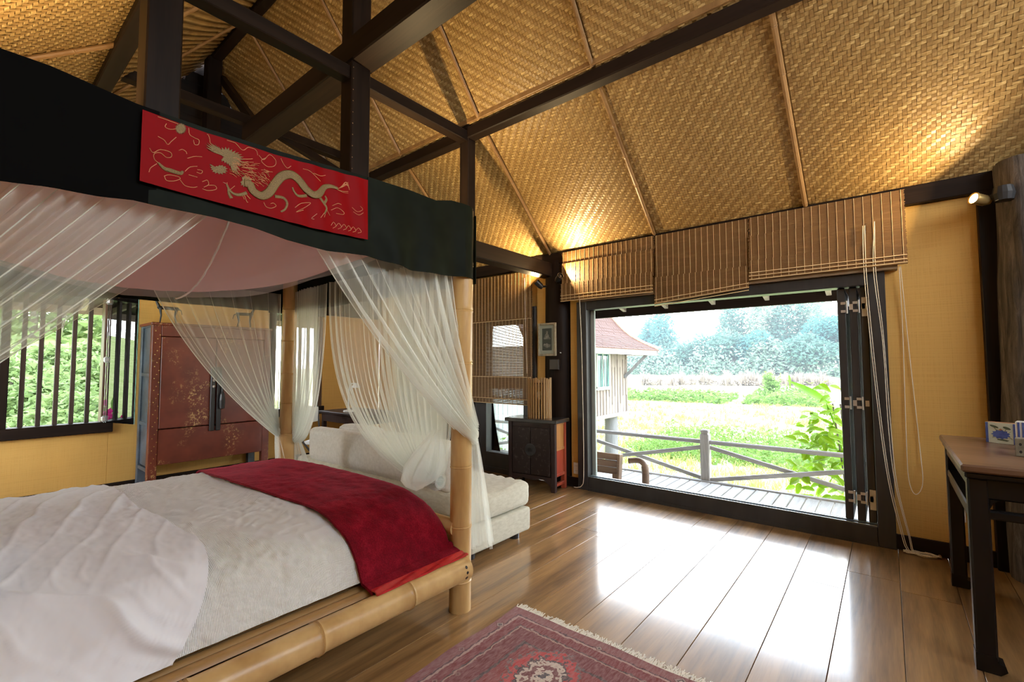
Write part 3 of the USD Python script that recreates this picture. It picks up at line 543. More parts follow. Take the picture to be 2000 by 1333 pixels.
obj('switch_box', B((-3.0, 4.345, 1.295), (-2.87, 4.38, 1.42), .008), plain('switch_dark', (.028, .022, .018), .4), label='dark switch box on the black post under the print', cat='switch')
# ------------------------------------------------------------------ small cabinet with bamboo lamp
sc = thing('side_cabinet', 'small dark Chinese cabinet with red side under a bamboo lamp', 'cabinet', (-2.755, 4.085, 0), 7.0)
K['lac'] = plain('dark_lacquer', (.035, .016, .013), .42, spec=.25, noise=9, col2=(.018, .012, .011), bump=.05); K['lacd'] = plain('door_lacquer', (.022, .014, .012), .5, spec=.2, noise=22, col2=(.09, .07, .06), lohi=(.55, .8), bump=.08)
K['redside'] = wood('red_side', (.30, .035, .018), (.42, .075, .035), 'z', .3, rand=.1); K['ochreside'] = wood('ochre_side', (.42, .17, .05), (.55, .25, .08), 'z', .35, rand=.1)
w_, d_ = .585, .285                                          # runs to -x and +y from its near right corner
for (px, py, m) in ((-w_, 0, 'lac'), (-.05, 0, 'lac'), (-w_, d_ - .05, 'lac'), (-.05, d_ - .05, 'redside')): obj('leg', B((px, py, 0), (px + .05, py + .05, .725), .004), K[m], sc)
obj('body', B((-w_ + .05, .012, .155), (-.012, d_ - .012, .725), .004), K['lac'], sc)
obj('apron', MB().poly([(-w_ + .05, .155), (-.05, .155), (-.05, .06), (-.085, .085), (-.14, .125), (-.29, .105), (-.44, .125), (-.50, .085), (-w_ + .05, .06)][::-1], 0, .02, lambda v: np.stack([v[:, 0], .004 + v[:, 2], v[:, 1]], 1)), K['lac'], sc)
for k, (xa, xb) in enumerate(((-w_ + .058, -.298), (-.290, -.058))):
    dr = thing('door', parent=sc)
    obj('door_panel', B((xa, -.006, .165), (xb, .012, .675), .004), K['lacd'], dr)
    obj('ring', MB().tube([( (-.306 if k == 0 else -.282) + .018 * math.cos(a), -.016, .43 + .018 * math.sin(a)) for a in np.linspace(0, 2 * PI, 14)], .003, 6), K['lamp_black'], dr, label='dark ring pull')
v, f = MB().lathe([(0, 0), (.068, 0), (.068, .004), (.06, .006), (0, .006)], n=24).get()
obj('lock_plate', (np.stack([v[:, 0] - .294, -.0065 - v[:, 2], v[:, 1] + .43], 1), f), K['lamp_black'], sc, label='round dark lock plate')
obj('upper_side', B((-.022, .05, .455), (-.008, d_ - .05, .70), .002), K['ochreside'], sc, label='ochre upper side panel'); obj('lower_side', B((-.022, .05, .175), (-.008, d_ - .05, .44), .002), K['redside'], sc, label='glossy red lower side panel')
for z, m in ((.43, 'ochreside'), (.155, 'redside'), (.055, 'redside'), (.70, 'ochreside')): obj('side_rail', B((-.045, .045, z), (-.002, d_ - .045, z + .03), .004), K[m], sc)
obj('top', B((-w_ - .03, -.03, .725), (.03, d_ + .02, .765), .006), plain('cabinet_top', (.035, .030, .026), .18, noise=4, col2=(.02, .016, .014), coat=.4), sc, label='dark polished top')
lp = thing('table_lamp', 'lamp with a shade of upright bamboo sticks on the small cabinet', 'lamp', (-3.045, 4.215, .764))
K['stick'] = island('lamp_stick', [(0, (.36, .20, .075)), (.5, (.55, .35, .14)), (1, (.66, .45, .20))], .4, noise=.3, nscale=20, scale=(3, 3, .5))
for k in range(26):
    a = 2 * PI * k / 26; rx, ry = .142, .085; rr = random.Random(k)
    obj('stick', MB().tube([(rx * math.cos(a), ry * math.sin(a), 0), (rx * math.cos(a), ry * math.sin(a), .43 + rr.uniform(-.012, .02))], .0105 + rr.uniform(-.002, .002), 8), K['stick'], lp)
for z in (.04, .38): obj('hoop', MB().tube([(.133 * math.cos(a), .075 * math.sin(a), z) for a in np.linspace(0, 2 * PI, 28)], .005, 6), K['dark_x'], lp)
obj('base', MB().lathe([(0, 0), (.08, 0), (.08, .02), (.02, .03), (.012, .2), (0, .2)], n=16), K['lac'], lp)
obj('lamp_bulb', MB().lathe([(0, .2), (.015, .2), (.03, .25), (.02, .29), (0, .30)], n=12), plain('milk_bulb', (.85, .82, .72), .3), lp)
# ------------------------------------------------------------------ long dark table at the right edge with painted tiles
tb = thing('side_table', 'long black Chinese table with a worn brown top at the right edge', 'table', (.240, 2.90, 0), 0)
K['blackwood'] = plain('black_lacquer_wood', (.0045, .0038, .0036), .30, noise=10, col2=(.009, .006, .005), scale=(1, 1, .2), coat=.12, spec=.2)
K['tabletop'] = wood('worn_table_top', (.085, .038, .018), (.19, .10, .055), 'x', .34, ring=5, rand=.05, coat=.2, stretch=.2)
TW, TD, TH = 1.9, 1.12, .90
obj('top', MB().box((0, 0, TH - .035), (TW, TD, TH), .008), K['tabletop'], tb)
obj('moulding', MB().box((.012, .012, TH - .062), (TW - .012, TD - .012, TH - .034), .008), K['blackwood'], tb)
for (x, y) in ((.02, .03), (.02, TD - .10), (TW - .09, .03), (TW - .09, TD - .10)):
    lg = obj('leg', MB().box((x, y, .05), (x + .07, y + .07, TH - .06), .008), K['blackwood'], tb)
    fx = 1 if x < 1 else -1
    obj('foot', MB().poly([(0, 0), (.075, 0), (.098, .022), (.092, .045), (.07, .05), (.066, .075), (0, .075)], 0, .074, lambda v: np.stack([x - .002 + v[:, 0] if fx > 0 else x + .072 - v[:, 0], y - .002 + v[:, 2], v[:, 1]], 1)), K['blackwood'], tb)
for y in (.034, TD - .096):
    obj('apron', MB().box((.08, y, TH - .15), (TW - .08, y + .05, TH - .06), .006), K['blackwood'], tb)
    obj('stretcher', MB().box((.08, y + .01, .66), (TW - .08, y + .05, .70), .008), K['blackwood'], tb)
    obj('spandrel', MB().poly([(.09, TH - .15), (.12, TH - .15), (.102, TH - .162), (.09, TH - .19)], 0, .05, lambda v: np.stack([v[:, 0], y + v[:, 2], v[:, 1]], 1)), K['blackwood'], tb)
obj('apron', MB().box((.024, .09, TH - .11), (.064, TD - .09, TH - .06), .006), K['blackwood'], tb)
obj('side_rail', MB().box((.024, .09, .66), (.084, TD - .09, .70), .006).box((.03, .09, .63), (.05, TD - .09, .66), .004), K['blackwood'], tb)
K['glaze'] = plain('cream_glaze', (.55, .56, .43), .25, noise=6, col2=(.47, .47, .35)); K['blue'] = plain('cobalt_glaze', (.035, .055, .22), .25, noise=20, col2=(.09, .13, .32)); K['olive'] = plain('olive_glaze', (.07, .085, .045), .3); K['clay'] = plain('bare_clay', (.36, .17, .08), .7)
bx = thing('painted_tile_block', 'cream glazed tile block painted with a blue lotus, far end of the dark table', 'tile', (.425, 3.80, TH), -27)
obj('body', B((0, 0, 0), (.150, .05, .118), .003), K['clay'], bx, label='bare clay body')
face = obj('glazed_face', B((.002, -.004, .001), (.132, 0, .117), .002), K['glaze'], bx)
def onface(pts, m, name='brush_stroke', y=-.0042, th=.0012): obj(name, MB().poly(pts, 0, th, lambda v: np.stack([v[:, 0], y - v[:, 2], v[:, 1]], 1)), K[m], bx)
for xa, xb in ((.003, .014), (.117, .129)): onface([(xa, .002), (xb, .002), (xb, .116), (xa, .116)], 'blue', 'border')
petal = [(.066 + (.030 + .009 * (k % 2)) * math.cos(2 * PI * k / 22) * 1.05, .052 + (.021 + .006 * (k % 2)) * math.sin(2 * PI * k / 22)) for k in range(22)]
onface(petal, 'blue', 'lotus')
for cx, cz, w in ((.036, .096, .014), (.048, .092, .010), (.092, .090, .016)): onface([(cx + w * math.cos(a), cz + w * .45 * math.sin(a) - .3 * (w * math.cos(a))) for a in np.linspace(0, 2 * PI, 12, endpoint=False)], 'olive', 'leaf')
onface([(.05, .020), (.09, .016), (.10, .022), (.075, .027), (.052, .026)], 'olive', 'leaf')
for a, b in (((.05, .07), (.04, .09)), ((.083, .07), (.09, .086)), ((.04, .035), (.03, .028)), ((.095, .06), (.108, .072)), ((.098, .045), (.112, .03))): onface([(a[0] - .001, a[1]), (a[0] + .001, a[1]), (b[0] + .001, b[1]), (b[0] - .001, b[1])], 'olive', 'stem')
onface([(.058, .077), (.066, .086), (.075, .078), (.066, .073)], 'clay', 'bud')
b2 = thing('dotted_tile_block', 'grey glazed block with black dots at the right edge of the dark table', 'tile', (.468, 3.30, TH), -10)
obj('body', B((0, 0, 0), (.20, .06, .088), .003), plain('grey_glaze', (.30, .28, .20), .35, noise=14, col2=(.10, .09, .07)), b2)
for k in range(6): obj('dot', MB().poly([(.018 + .032 * (k // 2) + .005 * math.cos(a), .024 + .036 * (k % 2) + .007 * math.sin(a)) for a in np.linspace(0, 2 * PI, 12, endpoint=False)], 0, .001, lambda v: np.stack([v[:, 0], -.0002 - v[:, 2], v[:, 1]], 1)), K['lamp_black'], b2)
b3 = thing('striped_tile_block', 'tall white block with blue stripes at the right edge of the dark table', 'tile', (.505, 3.53, TH), -14)
obj('body', B((0, 0, 0), (.18, .06, .150), .003), plain('white_glaze', (.72, .72, .68), .3), b3)
for xa in (.008, .024, .05): obj('stripe', B((xa, -.002, .004), (xa + .008, 0, .146)), K['blue'], b3)
# ------------------------------------------------------------------ red wedding cabinet with two bronze deer on top
rc = thing('red_cabinet', 'tall worn red lacquer cabinet with gilt flecks against the window wall', 'cabinet')
K['redlac'] = mat('worn_red_lacquer', {'tc': ('texture_coordinate', {}), 'n': ('noise_texture', {'scale': 34.0, 'detail': 5.0, 'roughness': .75}), 'n2': ('noise_texture', {'scale': 3.2, 'detail': 3.0}), 'r2': ('rgb_ramp', {'ramp': [(.52, (0, 0, 0)), (.66, (1, 1, 1))]}), 'r1': ('rgb_ramp', {'ramp': [(.535, (0, 0, 0)), (.60, (1, 1, 1))]}), 'mu': ('math', {'math_type': 'multiply'}),
     'n3': ('noise_texture', {'scale': 6.0, 'detail': 4.0}), 'rr': ('rgb_ramp', {'ramp': [(.3, (.105, .020, .010)), (.7, (.17, .034, .017))]}), 'mx': ('mix', {'color2': (.46, .30, .12)}), 'p': ('principled_bsdf', {'roughness': .36})},
     [('tc.object', 'n.vector'), ('tc.object', 'n2.vector'), ('tc.object', 'n3.vector'), ('n.fac', 'r1.fac'), ('n2.fac', 'r2.fac'), ('r1.color', 'mu.value1'), ('r2.color', 'mu.value2'), ('n3.fac', 'rr.fac'), ('rr.color', 'mx.color1'), ('mu.value', 'mx.fac'), ('mx.color', 'p.base_color')], 'p.BSDF')
K['slate'] = plain('blue_grey_side', (.090, .115, .145), .4, noise=5, col2=(.035, .042, .05))
XF, Y0, Y1, ZT = -5.955, 1.335, 2.535, 1.815; XB = XL + .03
for (xa, ya) in ((XF - .07, Y0), (XF - .07, Y1 - .08), (XB, Y0), (XB, Y1 - .08)):
    obj('leg', B((xa, ya, 0), (xa + .07, ya + .08, ZT - .02), .005), K['redlac'] if xa > -6.2 else K['slate'], rc)
for z0, z1 in ((.29, .72), (.745, 1.245), (1.27, 1.775)): obj('side_panel', B((XB + .07, Y0 + .02, z0), (XF - .07, Y0 + .035, z1), .003), K['slate'], rc, label='blue-grey side panel')
for z in (.24, .715, 1.24, 1.77): obj('side_rail', B((XB + .05, Y0 + .004, z), (XF - .05, Y0 + .05, z + .04), .005), K['slate'], rc)
obj('body', B((XB + .03, Y0 + .036, .30), (XF - .075, Y1 - .03, ZT - .03), .004), K['lac'], rc)
obj('top', B((XB, Y0 - .012, ZT - .03), (XF + .014, Y1 + .012, ZT), .006), K['redlac'], rc)
obj('head_rail', B((XF - .06, Y0 + .08, 1.67), (XF + .002, Y1 - .08, ZT - .03), .004), K['redlac'], rc)
obj('lower_panel', B((XF - .05, Y0 + .08, .31), (XF - .002, Y1 - .08, .68), .004), K['redlac'], rc, label='red panel below the doors')
YM = (Y0 + Y1) / 2
for ya, yb in ((Y0 + .083, YM - .003), (YM + .003, Y1 - .083)): obj('door', B((XF - .045, ya, .69), (XF + .004, yb, 1.665), .005), K['redlac'], rc)
for k in range(34):
    rr = random.Random(k); z = .34 + 1.42 * k / 34
    obj('stud', MB().lathe([(0, 0), (.008, .0), (.005, .004), (0, .005)], n=6).get() if False else MB().box((XF, Y0 + .025 + .02 * (k % 3), z), (XF + .0035, Y0 + .035 + .02 * (k % 3), z + .010), .001), K['brass'], rc)
for s in (-1, 1):
    lk = obj('lock_bar', MB().box((XF + .004, YM + s * .032 - .024, .62), (XF + .032, YM + s * .032 + .024, 1.34) if s < 0 else (XF + .028, YM + s * .032 + .024, 1.0 + .34), .006), K['lamp_black'], rc, label='long black lock bar')
for z in (1.12, 1.19): obj('boss', MB().lathe([(0, -.016), (.012, -.012), (.016, 0), (.012, .012), (0, .016)], (XF + .042, YM - .03, z), 12), plain('pewter%d' % (z * 100), (.45, .42, .38), .35, metal=.7), rc, label='pale round boss')
obj('tassel', MB().lathe([(0, 0), (.026, .01), (.030, .1), (.022, .17), (.010, .2), (.004, .3), (0, .3)], (XF + .055, YM + .055, .86), 10), K['lamp_black'], rc, label='dark tassel')
def deer(loc, rz, label):
    t = thing('deer_figure', label, 'figurine', loc, rz); m = MB()
    parts = [((-.09, 0, .165), (.07, 0, .17), .019, .018), ((.065, 0, .17), (.105, 0, .262), .017, .009), ((.105, 0, .262), (.158, 0, .246), .012, .006), ((-.09, 0, .168), (-.125, 0, .150), .010, .005), ((-.125, 0, .150), (-.135, 0, .105), .005, .004)]
    S = lambda c, r: m3.Manifold.sphere(r, 16).translate(list(map(float, c)))
    hull = lambda a, b, ra, rb: m3.Manifold.batch_hull([S(a, ra), S(b, rb)])
    M_ = None
    for a, b, ra, rb in parts + [((x, y, .165), (x + k, y, .085), .013, .007) for x, k in ((-.085, .016), (.06, -.01)) for y in (-.013, .013)] + [((x + k, y, .085), (x + k2, y, .006), .007, .005) for x, k, k2 in ((-.085, .016, .0), (.06, -.01, -.002)) for y in (-.013, .013)]:
        h = hull(a, b, ra, rb); M_ = h if M_ is None else M_ + h
    obj('body', M_, K['lamp_black'], t, smooth=40)
    obj('horn', MB().tube([(.103, .006, .27), (.095, .012, .31), (.075, .016, .335)], .004, 5).tube([(.103, -.006, .27), (.095, -.012, .31), (.075, -.016, .335)], .004, 5), K['lamp_black'], t)
    return t
deer((-6.06, 1.48, ZT), 262, 'slender dark metal deer figure on the left end of the red cabinet')
deer((-6.06, 2.27, ZT), 85, 'slender dark metal deer figure on the right end of the red cabinet')
# ------------------------------------------------------------------ rug
rug = thing('rug', 'worn red oriental rug with a white fringe at the bottom of the view', 'rug')
X0, X1, YA, YB_ = -1.642, -.36, .05, 2.045
u, v = np.meshgrid(np.linspace(0, 1, 60), np.linspace(0, 1, 90), indexing='ij')
P = np.stack([X0 + (X1 - X0) * u + .006 * np.sin(v * 23), YA + (YB_ - YA) * v + .004 * np.sin(u * 17), .007 + .003 * meshkit.noise(np.stack([u * 9, v * 13, u * 0], -1), 2)], -1)
def rugmat():
    n = {'g': ('geometry', {}), 'sp': ('separate_xyz', {}), 'p': ('principled_bsdf', {'roughness': .92, 'sheen_weight': .25, 'specular_ior_level': .15})}
    l = [('g.position', 'sp.vector')]
    def math_(nm, op, a, b=None, c=None):
        d = {'math_type': op}
        for i, q in enumerate((a, b, c)):
            if isinstance(q, (int, float)): d[f'value{i+1}'] = float(q)
            elif q: l.append((q, f'{nm}.value{i+1}'))
        n[nm] = ('math', d); return nm + '.value'
    dx = math_('dx', 'minimum', math_('dx0', 'subtract', 'sp.x', X0), math_('dx1', 'subtract', X1, 'sp.x')); dy = math_('dy', 'minimum', math_('dy0', 'subtract', 'sp.y', YA), math_('dy1', 'subtract', YB_, 'sp.y'))
    n['nw'] = ('noise_texture', {'scale': 42.0, 'detail': 3.0}); l.append(('g.position', 'nw.vector'))
    e = math_('e', 'minimum', dx, dy); e = math_('e2', 'multiply_add', 'nw.fac', .03, e)
    n['rb'] = ('rgb_ramp', {'interpolate': False, 'ramp': [(0, (.20, .055, .055)), (.028, (.22, .07, .07)), (.07, (.06, .02, .026)), (.076, (.42, .27, .22)), (.088, (.17, .018, .020)), (.14, (.06, .035, .036)), (.146, (.38, .24, .19)), (.155, (.15, .022, .024)), (.24, (.055, .035, .035)), (.255, (.21, .028, .026)), (.30, (.23, .03, .026)), (1, (.20, .028, .026))]}); l.append((e, 'rb.fac'))
    n['vo'] = ('voronoi_texture', {'scale': 9.0, 'feature': 'f1', 'metric': 'manhattan'}); n['rv'] = ('rgb_ramp', {'interpolate': False, 'ramp': [(0, (.55, .47, .38)), (.10, (.05, .05, .055)), (.20, (.36, .28, .23)), (.27, (.13, .03, .03)), (.33, (1, 1, 1))]}); l += [('g.position', 'vo.vector'), ('vo.distance', 'rv.fac')]
    n['vm'] = ('mapping', {'scale': (1, 1, 1)})
    n['m1'] = ('mix', {'mix_type': 'mix'}); n['thr'] = ('math', {'math_type': 'less_than', 'value2': .33}); l += [('vo.distance', 'thr.value1')]
    n['n3'] = ('noise_texture', {'scale': 3.5, 'detail': 2.0}); n['r3'] = ('rgb_ramp', {'ramp': [(.38, (.35, .35, .35)), (.55, (.9, .9, .9))]}); n['mm'] = ('math', {'math_type': 'multiply'}); l += [('g.position', 'n3.vector'), ('n3.fac', 'r3.fac'), ('thr.value', 'mm.value1'), ('r3.color', 'mm.value2'), ('mm.value', 'm1.fac'), ('rb.color', 'm1.color1'), ('rv.color', 'm1.color2')]
    base = 'm1.color'
    for q, (mx_, my_, sx_) in enumerate(((-1.20, 1.66, 1.0), (-.80, 1.20, 1.0), (-1.20, .75, 1.0))):
        ex = math_(f'ex{q}', 'multiply', math_(f'ea{q}', 'subtract', 'sp.x', mx_), 1.25); ey = math_(f'ey{q}', 'subtract', 'sp.y', my_)
        rr_ = math_(f'er{q}', 'sqrt', math_(f'es{q}', 'add', math_(f'eb{q}', 'multiply', ex, ex), math_(f'ec{q}', 'multiply', ey, ey))); rr_ = math_(f'ed{q}', 'multiply_add', 'nw.fac', .15, math_(f'eo{q}', 'subtract', rr_, .02))
        n[f'mr{q}'] = ('rgb_ramp', {'interpolate': False, 'ramp': [(0, (.05, .06, .07)), (.075, (.60, .52, .43)), (.105, (.16, .05, .05)), (.135, (.56, .48, .40)), (.165, (.06, .05, .055)), (.19, (.46, .04, .035)), (.235, (.12, .10, .10)), (.25, (0, 0, 0))]}); l.append((rr_, f'mr{q}.fac'))
        lt = math_(f'el{q}', 'less_than', rr_, .25); n[f'mx{q}'] = ('mix', {}); l += [(lt, f'mx{q}.fac'), (base, f'mx{q}.color1'), (f'mr{q}.color', f'mx{q}.color2')]; base = f'mx{q}.color'
    n['mp'] = ('mapping', {'scale': (30, 6, 1)}); n['n4'] = ('noise_texture', {'scale': 3.0, 'detail': 6.0, 'roughness': .75}); n['r4'] = ('rgb_ramp', {'ramp': [(.40, (0, 0, 0)), (.74, (.68, .68, .68))]}); n['m2'] = ('mix', {'color2': (.40, .25, .25)}); l += [('g.position', 'mp.vector'), ('mp.vector', 'n4.vector'), ('n4.fac', 'r4.fac'), ('r4.color', 'm2.fac'), (base, 'm2.color1'), ('m2.color', 'p.base_color')]
    n['b'] = ('bump', {'strength': .5, 'distance': .004}); l += [('n4.fac', 'b.height'), ('b.normal', 'p.normal')]
    return mat('worn_oriental_rug', n, l, 'p.BSDF')
obj('pile', MB().sheet(P, .008), rugmat(), rug)
m = MB(); rr = random.Random(1)
for k in range(420):
    x = X0 + (X1 - X0) * k / 420; L = rr.uniform(.025, .055); a = rr.gauss(0, .35)
    m.bar((x, YB_ - .004, .009), (x + L * math.sin(a), YB_ + L * math.cos(a), .004 + rr.random() * .006), .0045, .003)
obj('fringe', m, plain('cream_fringe', (.68, .64, .55), .85), rug, kind='stuff', label='cream knotted fringe')
# ------------------------------------------------------------------ daybed in front of the screen
db = thing('daybed', 'low cream upholstered daybed beyond the foot of the bed', 'sofa')
K['cream'] = plain('cream_upholstery', (.60, .58, .46), .8, noise=60, col2=(.50, .475, .36), bump=.06, sheen=.2, thick=.004, scale=(.4, .4, 1)); K['cream2'] = plain('white_cushion_cloth', (.70, .68, .60), .8, noise=40, col2=(.60, .575, .49), sheen=.2)
def pillow(lo, hi, puff=.02, wr=.004, seed=0, b=.03, sub=2):
    """A stuffed cushion: a rounded box, puffed out and wrinkled."""
    lo, hi = np.array(lo, float), np.array(hi, float); c, h = (lo + hi) / 2, (hi - lo) / 2
    m = m3.Manifold.batch_hull([m3.Manifold.sphere(b, 12).translate([float(q) for q in (c + s * (h - b))]) for s in _c]).refine_to_length(float(max(.02, h.max() / 26)))
    v, f, _ = meshkit.arrays(m); q = (v - c) / h
    for a in range(3):
        o = [i for i in range(3) if i != a]; w = np.clip(1 - np.abs(q[:, o[0]]) ** 2.5, 0, 1) * np.clip(1 - np.abs(q[:, o[1]]) ** 2.5, 0, 1)
        v[:, a] += np.sign(q[:, a]) * (np.abs(q[:, a]) > .9) * puff * w
    v += wr * 2 * (meshkit.fbm(v * np.array([14, 9, 14.]) + seed, 3, seed) - .5)[:, None] * np.sign(q) * np.abs(q) ** 3
    return v, f
obj('base', pillow((-4.75, 2.28, .06), (-2.222, 2.95, .235), .004, .002, 1, .02), K['cream'], db, smooth=True)
v, f = pillow((-4.75, 2.30, .245), (-2.235, 2.965, .43), .012, .004, 2, .04)
wv = np.clip((v[:, 2] - .40) / .03, 0, 1) * .010 * np.sin((v[:, 0] * 1.0 + .25 * v[:, 1]) * 60 + 3 * meshkit.noise(v * 6, 4)) * np.clip(1 - np.abs((v[:, 0] + 2.45) / .42), 0, 1); v[:, 2] += wv
obj('seat_cushion', (v, f), K['cream'], db, smooth=True)
for x, y in ((-2.32, 2.86), (-2.32, 2.36), (-4.65, 2.86), (-4.65, 2.36)): obj('foot', MB().lathe([(0, 0), (.04, 0), (.045, .06), (0, .06)], (x, y, 0), 12), K['lamp_black'], db)
obj('back_bolster', pillow((-4.52, 2.30, .42), (-2.46, 2.46, .735), .012, .004, 5, .05), K['cream2'], db, smooth=True, label='long back cushion turned towards the bed')
for xa, xb, z in ((-4.98 + .25, -4.04, .70), (-4.02, -2.96, .675)):
    cu = obj('loose_cushion', pillow((xa, 2.74, .462), (xb, 2.90, z), .02, .004, int(-xa * 10), .05), K['cream2'], label='cream back cushion at the %s of the daybed behind the bolster' % ('left end' if xa < -4.3 else 'middle'), cat='cushion', smooth=True)
# ------------------------------------------------------------------ writing desk, lamp and chair in the far corner, seen through the net
dk = thing('writing_desk', 'small dark desk in the far corner behind the net', 'desk', (-5.55, 3.55, 0))
obj('desk_top', B((-.55, -.30, .70), (.55, .30, .735), .005), K['lac'], dk)
for x in (-.52, .47):
    for y in (-.27, .22): obj('leg', B((x, y, 0), (x + .05, y + .05, .70), .004), K['lac'], dk)
obj('drawer', B((-.45, -.29, .60), (.45, .25, .70), .004), K['lac'], dk)
dl = thing('desk_lamp', 'white arched reading lamp on the desk in the far corner', 'lamp', (-5.62, 3.42, .735))
wm = plain('white_enamel', (.75, .76, .74), .3)
obj('base', MB().lathe([(0, 0), (.075, 0), (.07, .02), (.012, .03), (0, .03)], n=18), wm, dl); obj('stem', MB().tube(crom([(0, 0, .02), (-.02, 0, .2), (.03, 0, .36), (.15, 0, .38)], 8), .009, 8), wm, dl, smooth=True)
v, f = MB().lathe([(.02, .0), (.03, -.005), (.062, -.06), (.058, -.06), (.02, -.01)], (.16, 0, .385), 18).get(); obj('lamp_shade', (v, f), wm, dl, smooth=40)
ch = thing('folding_chair', 'light metal framed chair beside the desk behind the far bed post', 'chair', (-5.25, 2.92, 0), 35)
cm = plain('chair_metal', (.10, .10, .10), .35, metal=.6)
for s in (-.2, .2): obj('leg', MB().tube([(-.2, s, 0), (.18, s, .45)], .012, 8), cm, ch); obj('leg', MB().tube([(.2, s, 0), (-.2, s, .46), (-.24, s, .85)], .012, 8), cm, ch)
obj('seat', pillow((-.21, -.20, .43), (.21, .20, .47), .004, .0, 1, .015), wm, ch, smooth=True); obj('backrest', MB().box((-.25, -.2, .66), (-.225, .2, .84), .008), wm, ch)
# ------------------------------------------------------------------ canopy bed of bamboo
bed = thing('canopy_bed', 'four poster bed framed in thick bamboo poles', 'bed')
BX0, BX1, BY0, BY1 = -3.985, -1.886, -.34, 1.846
for i, (x, y) in enumerate(((BX1, BY1), (BX0, BY1), (BX1, BY0), (BX0, BY0))):
    obj('bed_post', bamboo_pole(MB(), (x, y, 0), (x + (.02 if i == 0 else 0), y, 2.24), .061, .29, seed=11 + i, n=20, taper=.06, ring=1.05), K['bamboo_post'], bed, smooth=50)
rl = obj('side_rail', bamboo_pole(MB(), (BX1 + .121, -.5, .285), (BX1 + .121, 1.765, .285), .060, .42, seed=3, n=22, ring=1.09), K['bamboo'], bed, smooth=50)
m = MB()
for dz in (-.026, .0, .027): m.lathe([(0, -.0), (.0075, 0), (.0075, .002), (0, .002)], n=8)
v, f = m.get(); off = np.repeat([-.024, .002, .028], len(v) // 3)
obj('peg_hole', (np.stack([np.full(len(v), BX1 + .121) + np.sqrt(np.maximum(.0602 ** 2 - (v[:, 1] + off) ** 2, 0)) + v[:, 2] - .001, 1.725 + v[:, 0] - .1 * np.abs(off), .285 + v[:, 1] + off], 1), f), K['lamp_black'], bed, label='three dark peg holes')
obj('side_rail', bamboo_pole(MB(), (BX0 - .12, -.4, .285), (BX0 - .12, 1.78, .285), .058, .4, seed=4, n=14), K['bamboo'], bed, smooth=50)
for k, (z, r) in enumerate(((.235, .05), (.345, .052), (.45, .045))): obj('foot_rail', bamboo_pole(MB(), (BX0, BY1 - .03 + .025 * (k % 2), z), (BX1, BY1 - .03 + .025 * (k % 2), z), r, .4, seed=20 + k, n=14), K['bamboo'], bed, smooth=50)
for y in (BY1, BY0): obj('canopy_rail', bamboo_pole(MB(), (BX0, y, 2.16), (BX1, y, 2.16), .03, .35, seed=31, n=10), K['bamboo_post'], bed, smooth=50)
for x in (BX0, BX1): obj('canopy_rail', bamboo_pole(MB(), (x, BY0, 2.16), (x, BY1, 2.16), .03, .35, seed=33, n=10), K['bamboo_post'], bed, smooth=50)
K['slatb'] = island('split_bamboo', [(0, (.34, .19, .065)), (.5, (.47, .28, .10)), (1, (.56, .36, .14))], .4, noise=.5, nscale=9, scale=(6, .6, 6))
x = BX1 + .054; k = 0
while x > BX0:
    g = np.linspace(-1, 1, 7); P = np.array([[(x - .0285 + .026 * a, yy, .318 + .017 * math.sqrt(max(0, 1 - a * a)) + .002 * math.sin(yy * 3 + k)) for a in g] for yy in np.linspace(BY0, BY1 - .09, 12)])
    obj('slat', MB().sheet(P, .006), K['slatb'], bed, smooth=50); x -= .057; k += 1
obj('cross_beam', MB().box((BX0, .1, .24), (BX1 + .05, .18, .305), .01).box((BX0, 1.2, .24), (BX1 + .05, 1.28, .305), .01), K['bamboo_post'], bed)
# ------------------------------------------------------------------ bedding: one cross profile, draped layer over layer
prof = crom([(-1.900, .350), (-1.920, .40), (-1.952, .47), (-2.018, .535), (-2.14, .583), (-2.35, .607), (-2.9, .618), (-3.45, .605), (-3.75, .585), (-3.90, .555), (-3.965, .50), (-3.975, .40), (-3.975, .36)], 9)
al = np.r_[0, np.cumsum(np.linalg.norm(np.diff(prof, axis=0), axis=1))]; al /= al[-1]
nrm = np.gradient(prof, axis=0); nrm = np.stack([nrm[:, 1], -nrm[:, 0]], 1); nrm /= np.linalg.norm(nrm, axis=1, keepdims=True); nrm *= np.where(nrm[len(nrm) // 2, 1] > 0, 1, -1)
def at_prof(s): return np.stack([np.interp(s, al, prof[:, 0]), np.interp(s, al, prof[:, 1])], -1), np.stack([np.interp(s, al, nrm[:, 0]), np.interp(s, al, nrm[:, 1])], -1)
def drape(s0, s1, ypath, ns, off, wob=None, yskew=None, foot=0.0):
    """ypath: list of (y, drop) along the bed; points lie on the profile pushed out by off."""
    s = np.linspace(s0, s1, ns); p, n = at_prof(s); out = []
    for t, (y, drop) in enumerate(ypath):
        a = t / (len(ypath) - 1); q = p + n * off; zz = np.maximum(q[:, 1] - drop, np.minimum(q[:, 1], .352 + off))
        yy = np.full(ns, y) + (yskew(s, a) if yskew else 0)
        out.append(np.stack([q[:, 0], yy, zz], -1))
    P = np.array(out)
    if wob is not None:
        N = np.cross(np.gradient(P, axis=0), np.gradient(P, axis=1)); N /= np.linalg.norm(N, axis=-1, keepdims=True) + 1e-9; N *= np.sign(N[len(N) // 3, ns // 2, 2])
        P = P + N * wob(P)[..., None]
    return P
def foot_path(y0, y1, n, out=0.0, low=.25):
    a = [(y, 0) for y in np.linspace(y0, y1, n)]; R = .07 + out
    a += [(y1 + R * math.sin(q), R * (1 - math.cos(q))) for q in np.linspace(.15, PI / 2, 8)]
    return a + [(y1 + R + .004, R + d) for d in np.linspace(.03, low, 7)]
